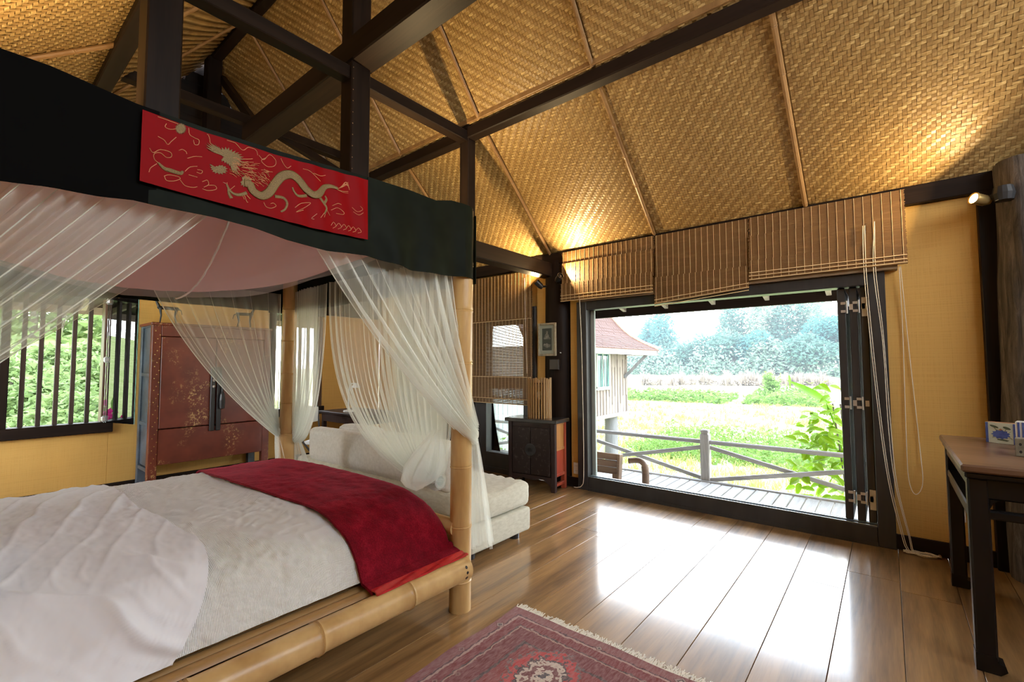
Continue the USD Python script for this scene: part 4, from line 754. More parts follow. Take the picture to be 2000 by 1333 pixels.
obj('mattress', pillow((-3.86, -.32, .350), (-2.06, 1.66, .535), .004, 0, 3, .09), plain('mattress_cloth', (.78, .78, .76), .8), label='thick white mattress under the covers on the bamboo bed', cat='mattress', smooth=True)
K['waffle'] = mat('white_seersucker', {'g': ('geometry', {}), 'm1': ('mapping', {'scale': (1, 1, 1)}), 'v': ('voronoi_texture', {'scale': 34.0, 'feature': 'f1', 'metric': 'chebychev', 'randomness': .55}), 'w': ('wave_texture', {'wave_type': 'bands', 'bands_direction': 'y', 'scale': 62.0, 'distortion': 2.0, 'detail': 1.0}), 'n': ('noise_texture', {'scale': 11.0, 'detail': 4.0}),
     'a': ('math', {'math_type': 'multiply_add', 'value2': .22}), 'c': ('math', {'math_type': 'multiply_add', 'value2': .8}), 'b': ('bump', {'strength': .8, 'distance': .010}), 'p': ('principled_bsdf', {'base_color': (.77, .76, .73), 'roughness': .8, 'sheen_weight': .2, 'specular_ior_level': .2})},
     [('g.position', 'v.vector'), ('g.position', 'w.vector'), ('g.position', 'n.vector'), ('w.fac', 'a.value1'), ('v.distance', 'a.value3'), ('n.fac', 'c.value1'), ('a.value', 'c.value3'), ('c.value', 'b.height'), ('b.normal', 'p.normal')], 'p.BSDF')
K['sheet'] = plain('white_cotton', (.77, .78, .81), .8, spec=.2)
def wob_cover(P):
    r = .006 * (meshkit.fbm(P * np.array([6, 9, 6.]), 3, 2) - .5) * 2 + .0060 * (meshkit.noise(P * 42, 6) - .5) * 2
    return r
cv = obj('coverlet', MB().sheet(drape(.004, .985, foot_path(.40, 1.66, 190, .006, .26), 260, .010, wob_cover), .006), K['waffle'], label='white textured seersucker coverlet over the middle of the bed', cat='coverlet', smooth=True)
def wob_sheet(P):
    x, y, z = P[..., 0], P[..., 1], P[..., 2]
    q = np.stack([x, y, z], -1); r = .022 * (meshkit.fbm(q * np.array([4.5, 6, 5.]) + 3, 5, 9) - .5) * 2
    side = np.clip((x + 2.35) / .35, 0, 1)                        # creases run down and towards the head on the near side
    u = (y * .75 + z * 1.15 + .06 * meshkit.noise(q * 7, 3)); r += side * (.034 * (1 - np.abs(np.sin(u * 13 + 2.6 * meshkit.noise(q * 4, 8)))) ** 3 + .018 * (1 - np.abs(np.sin(u * 29 + y * 9 + 3 * meshkit.noise(q * 6, 18)))) ** 4 * meshkit.noise(q * 3, 28) * 1.6) * np.clip((.60 - y) / .10, 0, 1)
    top = 1 - side; w = x * 4 + y * 11 + 1.6 * meshkit.noise(q * 3, 5); r += top * .016 * (1 - np.abs(np.sin(w * 1.9))) ** 3 * meshkit.noise(q * 4, 12)
    return 1.25 * gaussian_filter(r, .9) + .003
sk = lambda s, a: a * (-.035 * np.clip((.16 - s) / .16, 0, 1) ** 2 * 4 + .028 * np.sin(s * 9) - .05 * np.clip((s - .6) / .4, 0, 1))
SP = drape(.0, .985, [(y, 0) for y in np.linspace(-.5, .645, 300)], 320, .034, wob_sheet, sk)
sh_ = obj('top_sheet', MB().sheet(SP, .006), K['sheet'], label='smooth white sheet folded back over the head half of the bed', cat='sheet', smooth=True)
seam = SP[250] + np.array([0, 0, .0045]); obj('hem_stitch', MB().tube(seam[::3], .0016, 5), plain('stitch', (.60, .61, .64), .8), label='fine stitched hem line of the folded white sheet', cat='stitching') if False else None
tube_edge = SP[-1]; fold = thing('sheet_fold', 'rolled white edge of the folded-back sheet', 'sheet edge') if False else None
rim = obj('turned_edge', MB().tube(SP[-1], .0065, 8), K['sheet'], sh_, smooth=True) if False else None
pw = obj('pillow', pillow((-2.72, -.36, .63), (-2.06, .085, .83), .03, .006, 7, .07), K['sheet'], label='plump white pillow at the left edge of the view on the bed', cat='pillow', smooth=True)
K['fur'] = mat('red_plush', {'g': ('geometry', {}), 'n': ('noise_texture', {'scale': 9.0, 'detail': 5.0, 'roughness': .7}), 'n2': ('noise_texture', {'scale': 160.0, 'detail': 2.0}), 'ad': ('math', {'math_type': 'multiply_add', 'value2': .45}), 'r': ('rgb_ramp', {'ramp': [(.45, (.07, .001, .004)), (.75, (.16, .002, .009)), (1.0, (.27, .008, .02))]}), 'b': ('bump', {'strength': .6, 'distance': .006}), 'p': ('principled_bsdf', {'roughness': .85, 'sheen_weight': .22, 'sheen_roughness': .4, 'sheen_tint': (1, .12, .20), 'specular_ior_level': .1})},
     [('g.position', 'n.vector'), ('g.position', 'n2.vector'), ('n2.fac', 'ad.value1'), ('n.fac', 'ad.value3'), ('ad.value', 'r.fac'), ('r.color', 'p.base_color'), ('ad.value', 'b.height'), ('b.normal', 'p.normal')], 'p.BSDF')
wt = lambda P: .010 * (meshkit.fbm(P * np.array([4, 6, 5.]), 3, 21) - .5) * 2 + .004 * (meshkit.noise(P * 40, 22) - .5)
tk = lambda s, a: (1 - a) * (.035 * np.sin(s * 7 + .4) + .05 * np.clip((.12 - s) / .12, 0, 1))
th = thing('throw_blanket', 'deep red plush throw across the foot of the bed', 'blanket')
TP = drape(.0, .93, foot_path(1.155, 1.675, 60, .022, .20), 150, .028, wt, tk)
e = TP[:, 0]; add = np.array([[q + np.array([.082 * k / 6, 0, -.004 * k / 6 - .016 * (k / 6) ** 2]) for q in e] for k in range(6, 0, -1)]).transpose(1, 0, 2)
TP = np.concatenate([add, TP], 1)
obj('plush', MB().sheet(TP, .013), K['fur'], th, smooth=True)
E2 = TP[:, 0]; SB = np.array([[q + np.array([-.012 + .085 * k / 5 * .6, 0, -.006 * k / 5 * 1.2 + .017 + (.004 * math.sin(30 * q[1] + k) if 0 < k < 5 else 0)]) for k in range(6)] for q in E2])
obj('satin_border', MB().sheet(SB, .006), plain('red_satin', (.46, .018, .020), .30, spec=.6, noise=30, col2=(.34, .01, .012), bump=.25, scale=(.4, 1, 1), thick=.005), th, smooth=True, label='shiny red satin border')
# ------------------------------------------------------------------ canopy cloth, valance and embroidered panel
K['pink'] = plain('pink_canopy', (.86, .56, .58), .85, spec=.1, trans=.3)
u, v = np.meshgrid(np.linspace(0, 1, 70), np.linspace(0, 1, 90), indexing='ij')
cx, cy = BX0 + .02 + (BX1 - BX0 - .04) * u, BY0 + .02 + (BY1 - BY0 - .04) * v
bump_ = np.sin(PI * u) ** .62 * np.clip(np.sin(PI * np.clip(v, 0, 1) ** .88), 0, 1) ** .75
ang = np.arctan2(cy - .62, cx + 2.9); rad = np.hypot(cx + 2.9, cy - .62)
cz = 2.16 - .40 * bump_ + .030 * np.sin(ang * 13 + 2 * rad) * np.clip(rad - .25, 0, 1) * bump_ + .02 * (meshkit.noise(np.stack([cx * 2, cy * 2, cx * 0], -1), 4) - .5) * bump_
CP = np.stack([cx, cy, cz], -1)
cc = thing('canopy_cloth', 'dusty pink cloth sagging inside the top of the canopy bed', 'canopy')
obj('cloth', MB().sheet(CP, .003), K['pink'], cc, smooth=True)
obj('gauze', MB().grid(CP[::2, ::2] - [0, 0, .035] + np.stack([0 * cx[::2, ::2], 0 * cx[::2, ::2], .012 * np.sin(cx[::2, ::2] * 9) * np.sin(cy[::2, ::2] * 7)], -1)), net('canopy_gauze', .16, (.92, .90, .90)), cc, smooth=True, label='sheer white gauze under the pink cloth')
i0 = np.linspace(69, 30, 30).astype(int); j0 = np.linspace(42, 46, 30).astype(int)
sq = CP[i0, j0] - [0, 0, .008]; sq[:, 2] -= .035; sq[:, 1] = CP[69, 42, 1] + (CP[30, 46, 1] - CP[69, 42, 1]) * np.linspace(0, 1, 30)
obj('seam', MB().tube(sq, .0045, 6), plain('white_seam', (.82, .74, .74), .7), cc, smooth=True, label='white piped seam')
vx = BX1 + .088
def low(y): return np.interp(y, [-.4, .066, .16, .27, .35, .435, .567, .70, .815, .985, 1.18, 1.29, 1.41, 1.61, 1.77, 1.9], [1.84, 1.839, 1.854, 1.856, 1.868, 1.866, 1.869, 1.862, 1.842, 1.832, 1.847, 1.833, 1.819, 1.826, 1.842, 1.845])
def top(y): return np.interp(y, [-.4, .05, .15, .26, .345, .53, .79, 1.16, 1.41, 1.574, 1.683, 1.772, 1.9], [2.2, 2.196, 2.197, 2.183, 2.174, 2.174, 2.184, 2.207, 2.216, 2.212, 2.242, 2.25, 2.25])
def hang(ya, yb, amp, n=50, x0=vx, seed=0):
    y = np.linspace(ya, yb, n); t = np.linspace(0, 1, 24); Y, T = np.meshgrid(y, t, indexing='ij')
    Z = top(Y) + (low(Y) - top(Y)) * T; w = amp * T * (np.sin(Y * 24 + 3 * meshkit.noise(np.stack([Y * 4, T * 2, 0 * T], -1), seed)) + .8 * np.sin(Y * 9 + 2))
    return np.stack([x0 + w, Y, Z], -1)
va = thing('bed_valance', 'black bed valance with an embroidered red panel along the canopy', 'valance')
K['velvet'] = plain('black_velvet', (.004, .004, .004), .9, spec=.03); K['silk'] = plain('black_green_silk', (.005, .007, .004), .5, spec=.05, noise=8, col2=(.009, .012, .007))
obj('velvet_piece', MB().sheet(hang(-.42, .40, .004, 30), .004), K['velvet'], va, smooth=True, label='black velvet length at the left')
obj('backing', MB().sheet(hang(.38, 1.19, .0015, 40, vx - .003), .004), K['silk'], va, smooth=True)
SK = hang(1.17, 1.80, .013, 60, vx, 5); SK[..., 0] += .02 * np.clip((1.6 - SK[..., 1]) / .4, 0, 1) * 0
cor = np.array([[(BX1 + (vx - BX1) * math.cos(a) - (.12 if a > 1.56 else 0), 1.815 + .092 * math.sin(a), z) for z in np.linspace(2.25, 1.842, 24)] for a in np.r_[np.linspace(.12, PI / 2, 9)]])
obj('silk_piece', MB().sheet(np.concatenate([SK, cor[:, :, :]]), .004), K['silk'], va, smooth=True, label='dark green-black silk length wrapped round the post')
def other(x0, x1, y0, y1):
    n = 60; s = np.linspace(0, 1, n); P = np.array([[(x0 + (x1 - x0) * a + (0 if x0 != x1 else .012 * math.sin(a * 30) * b), y0 + (y1 - y0) * a + (0 if y0 != y1 else .012 * math.sin(a * 30) * b), 2.22 - .40 * b) for b in np.linspace(0, 1, 12)] for a in s]); return MB().sheet(P, .004)
obj('silk_piece', other(BX1 + .06, BX0 - .05, 1.908, 1.908), K['silk'], va, smooth=True); obj('silk_piece', other(BX0 - .085, BX0 - .085, 1.92, -.42), K['silk'], va, smooth=True)
def redz(y, t):
    zt = np.interp(y, [.352, .53, .79, 1.163], [2.156, 2.152, 2.160, 2.187]); zb = np.interp(y, [.352, .6, .9, 1.163], [1.928, 1.918, 1.908, 1.914]); return zt + (zb - zt) * t
Y, T = np.meshgrid(np.linspace(.353, 1.163, 90), np.linspace(0, 1, 24), indexing='ij')
ripple = lambda y, z: .0028 * np.sin(y * 62 + 14 * (z - 2)) * np.clip((y - .65) / .2, 0, 1) + .0016 * np.sin(y * 23)
RX = vx + .012
rp = thing('red_panel', parent=va); tag(rp, label='red satin panel embroidered in gold')
obj('satin', MB().sheet(np.stack([RX + ripple(Y, redz(Y, T)), Y, redz(Y, T)], -1), .003), mat('scarlet_satin', {'p': ('principled_bsdf', {'base_color': (.22, .0015, .003), 'roughness': .5, 'specular_ior_level': .05})}, [], 'p.BSDF'), rp, smooth=True)
EM = {'thin':[[[0.3739,2.0474],[0.3837,2.035],[0.4023,2.054],[0.4285,2.0556],[0.4322,2.0405],[0.4193,2.0318],[0.4027,2.042],[0.387,2.0322],[0.3876,2.0124],[0.4007,2.0009]],[[0.3751,1.9602],[0.3792,1.9775],[0.3944,1.9987]],[[0.4708,2.0],[0.4841,2.0213],[0.505,2.0327]],[[0.4814,1.991],[0.5062,1.9905]],[[0.4149,1.9611],[0.4277,1.9701],[0.4511,1.9728],[0.458,1.9667],[0.4416,1.9525],[0.4219,1.9471],[0.4149,1.9611]],[[0.4581,1.9626],[0.4723,1.9462],[0.4933,1.9463],[0.5073,1.9535]],[[0.521,1.9782],[0.5353,1.9891],[0.5394,1.9732],[0.5259,1.9583]],[[0.5358,1.9699],[0.558,1.9758],[0.5629,1.963],[0.5401,1.9497],[0.5218,1.9506]],[[0.4515,2.0724],[0.4615,2.0804],[0.472,2.0759],[0.474,2.0682]],[[0.4762,2.0522],[0.4968,2.0681],[0.5182,2.075]],[[0.3922,2.1718],[0.4117,2.1721],[0.4349,2.1739],[0.452,2.1687],[0.4457,2.1535],[0.4259,2.1411],[0.4126,2.1437],[0.4155,2.1573]],[[0.3945,2.0996],[0.4108,2.0939],[0.4211,2.0815],[0.4305,2.0975],[0.4433,2.1192]],[[0.4761,2.1746],[0.4804,2.1467],[0.4948,2.1398],[0.5074,2.1362],[0.5061,2.1186],[0.4955,2.1145],[0.4915,2.1299]],[[0.5299,2.18],[0.538,2.1571],[0.5423,2.1369],[0.5615,2.1224]],[[0.591,2.1738],[0.6107,2.1771],[0.6229,2.1684],[0.6437,2.1535],[0.668,2.1813],[0.6895,2.1709],[0.6942,2.1539]],[[0.6985,2.1555],[0.7163,2.1431],[0.7377,2.1748],[0.7607,2.1592],[0.7567,2.1337],[0.7301,2.1196],[0.7077,2.1353],[0.7248,2.1557]],[[0.7788,2.1754],[0.7886,2.1546],[0.8031,2.1401],[0.817,2.1548]],[[0.8659,2.1618],[0.8912,2.1604],[0.9227,2.1402],[0.9388,2.1299]],[[0.9068,2.1555],[0.9382,2.1557],[0.9621,2.1679]],[[0.8356,1.9731],[0.8595,1.9994],[0.8994,2.0155],[0.8796,1.9899],[0.8408,1.9547],[0.87,1.9723]],[[0.7207,1.961],[0.7299,1.9447],[0.7477,1.9438],[0.7654,1.959],[0.7561,1.9684],[0.745,1.963]],[[0.9898,2.0092],[1.0174,2.0272],[1.0461,2.0135],[1.0406,2.0013],[1.0123,1.9993]],[[0.9949,2.0317],[1.017,2.0484],[1.034,2.0478]],[[1.0864,2.0514],[1.1107,2.0359],[1.1349,2.0534],[1.1224,2.0667]],[[1.0928,2.0312],[1.1171,2.021],[1.1383,2.0376]],[[0.9163,1.9438],[0.906,1.9463],[0.9262,1.9718]],[[0.5054,2.02],[0.5198,2.0206],[0.5165,2.0088],[0.5039,2.0089]],[[1.0156,2.12],[1.0409,2.1412],[1.0666,2.1711]],[[1.0195,2.1228],[1.0443,2.1423],[1.0679,2.1639]],[[1.0234,2.1256],[1.0476,2.1542],[1.0692,2.1567]],[[1.0274,2.1284],[1.0511,2.1553],[1.0705,2.1494]],[[1.0313,2.1312],[1.0543,2.1672],[1.0718,2.1422]],[[1.0353,2.1341],[1.0578,2.1683],[1.0731,2.1349]],[[1.0101,2.1156],[1.0385,2.1162],[1.0674,2.125]],[[1.0101,2.1156],[1.0386,2.1119],[1.0675,2.1174]],[[0.9912,1.9361],[1.0019,1.9544],[1.0134,1.9387],[0.9997,1.925]],[[1.0134,1.9371],[1.0244,1.9546],[1.036,1.9387],[1.0221,1.9259]],[[1.036,1.9382],[1.0472,1.9547],[1.059,1.9387],[1.0448,1.9269]],[[1.059,1.9392],[1.0704,1.9548],[1.0825,1.9387],[1.068,1.9278]],[[1.0824,1.9403],[1.0941,1.955],[1.1063,1.9387],[1.0915,1.9288]],[[1.1063,1.9414],[1.1182,1.9551],[1.1307,1.9387],[1.1156,1.9298]],[[0.6325,2.1129],[0.657,2.1217],[0.6777,2.1315]],[[0.6352,2.102],[0.6573,2.1089],[0.6814,2.118]],[[0.638,2.0912],[0.6576,2.0962],[0.6852,2.1044]],[[0.6407,2.0803],[0.6579,2.0834],[0.689,2.0908]],[[0.6434,2.0694],[0.6583,2.0707],[0.6927,2.0772]],[[0.6462,2.0584],[0.6586,2.058],[0.6965,2.0635]],[[0.6526,1.9694],[0.6615,1.9446],[0.6657,1.9434]],[[0.6608,1.9717],[0.6736,1.9594]],[[0.6444,1.9715],[0.6531,1.9513]],[[0.5919,1.996],[0.5822,1.9974]],[[0.5959,1.9928],[0.5956,2.0016]],[[0.6042,1.9731],[0.6203,1.9959]],[[0.968,2.0086],[0.9849,1.9817]],[[0.9577,1.9851],[0.9422,1.9579]],[[0.963,1.9865],[0.9581,1.9645]]],'leg':[[[0.6606,1.9808],[0.6364,1.9647],[0.6164,1.9633],[0.6022,1.9769],[0.5939,1.9944]],[[0.611,1.9417],[0.6026,1.9593],[0.6002,1.9786]],[[0.7599,2.0005],[0.7921,2.004],[0.8066,1.9848],[0.8002,1.9563],[0.7843,1.94]],[[0.8835,2.0439],[0.8489,2.0303],[0.8316,2.0435],[0.824,2.0609]],[[0.9297,2.0574],[0.9513,2.0352],[0.969,2.0115],[0.9588,1.9802]],[[0.9568,2.0316],[0.9682,2.053],[0.9614,2.0693]]],'body':[[[0.6513,2.0191],[0.67,2.0203],[0.6832,1.9967],[0.7114,1.9864],[0.7372,2.0081],[0.7587,2.0527],[0.7852,2.0975],[0.8179,2.1156],[0.8498,2.1038],[0.8778,2.075],[0.9088,2.0564],[0.9321,2.0684],[0.9553,2.1066],[0.9821,2.1218],[1.0156,2.1215]]],'small':[[[0.3974,2.0038],[0.414,1.9892],[0.4338,1.9877],[0.4574,1.9873],[0.4656,1.9983]]],'head':[[[0.5289,2.1122],[0.5502,2.1203],[0.5713,2.1129],[0.5923,2.1242],[0.6122,2.1191],[0.6344,2.1172],[0.6471,2.1044],[0.6435,2.0826],[0.6338,2.0656],[0.6297,2.0349],[0.6103,2.0411],[0.6059,2.0584],[0.59,2.0642],[0.5725,2.0691],[0.5817,2.0856],[0.5681,2.0896],[0.5511,2.09],[0.5323,2.094]],[[0.5411,2.0473],[0.5562,2.0415],[0.5748,2.0545],[0.5943,2.0523],[0.5948,2.0324],[0.5758,2.0196],[0.553,2.0187],[0.5434,2.0307]],[[0.6446,2.0397],[0.6757,2.0429],[0.6807,2.0144],[0.6519,1.9965],[0.6374,2.0034]],[[0.47,2.1425],[0.4685,2.1331],[0.4638,2.1244],[0.4571,2.1185],[0.4498,2.1167],[0.4437,2.1194],[0.4402,2.1259],[0.4399,2.1347],[0.443,2.1439],[0.4488,2.1514],[0.4559,2.1555],[0.4629,2.1552],[0.468,2.1506]]]}
K['gold'] = plain('gold_thread', (.23, .155, .05), .5, noise=420, col2=(.09, .05, .014), metal=.3, bump=.5, thick=.002); K['gold2'] = plain('rose_gold_thread', (.50, .22, .10), .5)
def on_panel(p, h=.0028):
    p = np.array(p, float); zb = redz(p[:, 0], 1); p[:, 1] = zb + .006 + (p[:, 1] - zb) * .885; p[:, 1] = np.minimum(p[:, 1], redz(p[:, 0], 0) - .005); return np.stack([RX + ripple(p[:, 0], p[:, 1]) + h, p[:, 0], p[:, 1]], 1)
m = MB()
for l in EM['thin']:
    c = crom(l, 5); m.tube(on_panel(c, .0022), .0011, 5)
hr = random.Random(8)
for k in range(70):
    y0_, z0_ = hr.uniform(.60, .73), hr.uniform(2.03, 2.11); a_ = hr.uniform(-.9, .5); L_ = hr.uniform(.012, .035); m.tube(on_panel([(y0_, z0_), (y0_ + L_ * .5 * math.cos(a_), z0_ + L_ * .5 * math.sin(a_) + .003), (y0_ + L_ * math.cos(a_), z0_ + L_ * math.sin(a_))], .0034), .0009, 4)
obj('cloud_stitching', m, K['gold2'], rp, kind='stuff', label='fine gold cloud and wave outlines')
for l in EM['leg']: c = crom(l, 8); obj('dragon_leg', MB().tube(on_panel(c, .0022), np.linspace(.0062, .0032, len(c)), 8, flat=.3, ref=(1, 0, 0)), K['gold'], rp)
c = crom(EM['body'][0], 10); t = np.linspace(0, 1, len(c)); obj('dragon_body', MB().tube(on_panel(c, .003), np.interp(t, [0, .1, .35, .6, .8, .9, 1], [.014, .0155, .0165, .0175, .015, .010, .006]), 10, flat=.2, ref=(1, 0, 0)), K['gold'], rp, smooth=True, label='winding gold dragon body')
c = crom(EM['small'][0], 8); t = np.linspace(0, 1, len(c)); obj('wave_crest', MB().tube(on_panel(c), .003 + .004 * np.sin(PI * t), 8, flat=.3, ref=(1, 0, 0)), K['gold'], rp)
m = MB()
for l in EM['head']:
    pts = np.array(l); cyz = pts.mean(0); jag = []
    for a, b in zip(pts, np.roll(pts, -1, 0)):
        for k in range(4):
            q = a + (b - a) * k / 4; jag.append(q + (q - cyz) * (.06 if k % 2 else -.24))
    pg = Polygon(np.array(jag)).buffer(0)
    for g in getattr(pg, 'geoms', [pg]):
        ms = trimesh.creation.extrude_polygon(g, .0022, engine='earcut'); vv = np.array(ms.vertices); m.add(np.stack([RX + ripple(vv[:, 0], vv[:, 1]) + .0012 + vv[:, 2], vv[:, 0], vv[:, 1]], 1), ms.faces)
obj('dragon_head', m, K['gold'], rp, label='gold dragon head and pearl')
# ------------------------------------------------------------------ mosquito nets, tied back at the posts
K['net'] = net('white_net', .33, (.86, .88, .80)); K['netd'] = net('white_net_hem', .62, (.90, .91, .84))
def swept(label, a, b, tie, n=90, m_=34, pleats=13, amp=.028, hang_=.5, drop=0.0, tail=None, group=None, spread=.03, seed=0, tight=1.0, straight=False):
    """A net gathered from the top line a-b to the tie. hang_: how far the strands fall straight before they swing over."""
    a, b, tie = (np.array(q, float) for q in (a, b, tie)); d = b - a; d /= np.linalg.norm(d); nor = np.cross(d, [0, 0, 1.0]); s = np.linspace(0, 1, n); r = random.Random(seed)
    ph = np.cumsum([0] + [r.uniform(.5, 1.6) for _ in range(n - 1)]); ph = ph / ph[-1] * pleats * 2 * PI
    P = []
    for i, q in enumerate(s):
        p0 = a + (b - a) * q; wig = amp * math.sin(ph[i]) * (.6 + .5 * math.sin(q * 7 + seed))
        p0 = p0 + nor * wig; e = tie + np.array([0, 0, spread * (q - .5) * 2]) + nor * (spread * .8 * math.sin(ph[i] * tight))
        ctrl = p0 + (e - p0) * (1 - hang_) * .5 + np.array([0, 0, hang_ * (e[2] - p0[2]) * .5 - drop * (1 - q)]); ctrl += nor * wig * .6
        if straight:
            dn = p0[2] - e[2]; p1 = p0 - [0, 0, dn * .62] + nor * wig * .5; far = np.linalg.norm((p0 - e)[:2]); p2 = p0 + (e - p0) * (.18 + .25 / (.6 + far)); p2[2] = e[2] + .02 + .05 * far; tt = np.linspace(0, 1, m_)[:, None]
            P.append((1 - tt) ** 3 * p0 + 3 * tt * (1 - tt) ** 2 * p1 + 3 * tt ** 2 * (1 - tt) * p2 + tt ** 3 * e); continue
        P.append(bez(p0, ctrl, e, m_))
    t = thing('net_curtain', label, 'curtain', group=group); P = np.array(P)
    obj('net', MB().grid(P), K['net'], t, smooth=True)
    for k in (0, n - 1): obj('hem', MB().tube(P[k], .0035, 5, flat=.5), K['netd'], t, smooth=True)
    for k in range(5, n - 3, 15): obj('fold', MB().tube(P[k + r.randint(-2, 2)][:-2], np.linspace(.0012, .0035, m_ - 2), 5), K['netd'], t, smooth=True, label='bunched fold of the net')
    obj('tie_band', MB().tube([tie + nor * .035 * math.cos(w) + np.array([0, 0, .035 * math.sin(w)]) for w in np.linspace(0, 2 * PI, 16)], .008, 6), K['netd'], t, smooth=True)
    if tail is not None:
        tail = np.array(tail, float); Q = []
        for i, w in enumerate(np.linspace(0, 1, 50)):
            o = np.array([.085 * math.cos(w * 2 * PI * .96) * (.8 + .25 * math.sin(w * 60)), .065 * math.sin(w * 2 * PI * .96) * (.8 + .25 * math.sin(w * 60)), .03 * math.sin(w * 9)]); Q.append(bez(tie + o * .28, tie + o * .7 + (tail - tie) * .4, tail + o, 18))
        obj('tail', MB().grid(np.array(Q)), K['net'], t, smooth=True)
    return t
g_ = None
swept('white net swept across the bed side to the near bamboo post at the foot', (BX1 + .02, .92, 1.93), (BX1 + .02, 1.74, 1.93), (BX1 + .062, 1.885, .965), hang_=.28, drop=.04, tail=(BX1 - .03, 2.05, .27), seed=1, pleats=9, amp=.022, spread=.06)
swept('white net swept from the canopy down past the left edge of the view', (BX1 + .02, .62, 1.96), (BX1 + .02, .12, 1.98), (BX1 + .02, -.40, 1.02), hang_=.12, drop=.05, seed=2, pleats=11, amp=.026, spread=.10)
swept('white net at the bed foot falling straight in front of the daybed', (-3.35, 1.86, 2.0), (BX1 - .06, 1.86, 1.98), (BX1 - .085, 1.775, .70), hang_=.80, straight=True, seed=3, n=170, pleats=21, amp=.032, spread=.05, tail=(BX1 - .17, 1.70, .69))
swept('white net at the foot of the bed gathered beside the far bamboo post', (-3.40, 1.86, 2.0), (BX0 + .03, 1.86, 1.98), (BX0 + .05, 1.90, .74), hang_=.75, straight=True, seed=4, n=90, pleats=12, amp=.03, spread=.05, tail=(BX0 + .02, 1.95, .50))
swept('white net on the window side gathered at the far post before the red cabinet', (BX0 + .01, .86, 1.96), (BX0 + .01, 1.76, 1.96), (BX0 - .02, 1.775, .80), hang_=.42, drop=.03, seed=5, n=90, pleats=11, amp=.026, spread=.05, tail=(BX0 - .02, 1.84, .52))
swept('white net on the window side swept to the left in front of the barred window', (BX0 + .01, .83, 1.96), (BX0 + .01, -.3, 1.96), (BX0 + .01, -.42, 1.05), hang_=.10, drop=.06, seed=6, n=80, pleats=10, amp=.026, spread=.09)
# the pouch of net resting on the throw beside the near foot post
q, w = np.meshgrid(np.linspace(0, 1, 26), np.linspace(0, 2 * PI, 60), indexing='ij')
rad = np.interp(q, [0, .12, .35, .6, .8, .92, 1], [.022, .035, .075, .105, .10, .065, .0]); k = 1 + (.22 * np.sin(w * 8 + q * 4) + .12 * np.sin(w * 15 + 5 * q)) * (1 - .6 * q)
obj('net_bunch', MB().grid(np.stack([-1.975 - .05 * q + rad * np.cos(w) * k * .9, 1.745 - .10 * q + rad * np.sin(w) * k, .99 - .315 * q + .012 * np.sin(w * 5) * q], -1)), net('net_pouch', .40, (.86, .88, .80)), label='ballooning bunch of white net resting on the red throw by the post', cat='curtain', smooth=True)
# ------------------------------------------------------------------ veranda: deck, railing, eave
K['grey_y'] = wood('weathered_deck', (.34, .33, .31), (.56, .55, .53), 'y', .7, bump=.3, ring=12); K['grey_x'] = wood('weathered_rail_x', (.28, .27, .26), (.52, .50, .48), 'x', .75, bump=.35, ring=14); K['grey_z'] = wood('weathered_post_z', (.27, .255, .24), (.52, .49, .46), 'z', .75, bump=.4, ring=14)
ZD = -.115
dkk = thing('veranda_deck', 'weathered grey boards of the veranda outside the door', 'deck', kind='structure')
x = -6.4; rr = random.Random(9)
while x < 2.2:
    obj('plank', B((x, 4.59, ZD - .035), (x + .112, 6.02 + rr.uniform(-.006, .006), ZD + rr.uniform(-.003, .002)), .004), K['grey_y'], dkk); x += .126
obj('edge_board', MB().box((-6.4, 6.03, ZD - .16), (2.2, 6.10, ZD + .012), .006), K['grey_x'], dkk)
for y in (4.9, 5.6): obj('joist', B((-6.4, y, ZD - .16), (2.2, y + .07, ZD - .045)), K['dark_x'], dkk)
for x in (-6.2, -3.9, -1.7, .6): obj('stilt', MB().tube([(x, 5.9, -2.4), (x, 5.9, ZD - .16)], .08, 10), K['grey_z'], dkk)
RY = 6.13
rl_ = thing('veranda_railing', 'weathered wooden railing with crossed braces along the veranda edge', 'railing')
for x in (-5.75, -3.79, -1.83, .13, 2.1):
    obj('railing_post', MB().box((x - .055, RY - .05, ZD - .2), (x + .055, RY + .055, .47), .01).box((x - .05, RY - .045, .485), (x + .05, RY + .05, .525), .014).box((x - .038, RY - .035, .46), (x + .038, RY + .04, .49)), K['grey_z'], rl_)
for xa, xb in ((-5.75, -3.79), (-3.79, -1.83), (-1.83, .13), (.13, 2.1)):
    obj('top_rail', MB().bar((xa + .05, RY, .37), (xb - .05, RY, .37), .055, .05, .01), K['grey_x'], rl_)
    for k, (za, zb) in enumerate(((.30, -.10), (-.10, .30))): obj('cross_brace', MB().bar((xa + .05, RY + .03 - .04 * k, za), (xb - .05, RY + .03 - .04 * k, zb), .035, .05, .006), K['grey_x'], rl_)
ev = thing('veranda_eave', 'dark eave with pale rafters above the veranda', 'eave', kind='structure')
K['rafter'] = wood('pale_rafter', (.34, .29, .22), (.50, .44, .35), 'y', .6)
for k in range(15): x = -6.43 + .595 * k + .017; obj('rafter', MB().bar((x, 4.58, 2.50), (x, 6.02, 2.135), .05, .085, .004), K['rafter'], ev)
obj('fascia', MB().box((-6.6, 6.0, 2.035), (2.6, 6.05, 2.17), .006), K['dark_x'], ev); obj('soffit', MB().bar((-2, 4.58, 2.56), (-2, 6.35, 2.11), 9.2, .02), K['dark_x'], ev)
obj('lintel', MB().box((-6.4, 4.56, 1.965), (2.3, 4.62, 2.03), .005), K['rafter'], ev); obj('outer_board', B((-6.4, 4.575, 2.03), (2.3, 4.60, 2.56)), K['dark_x'], ev)
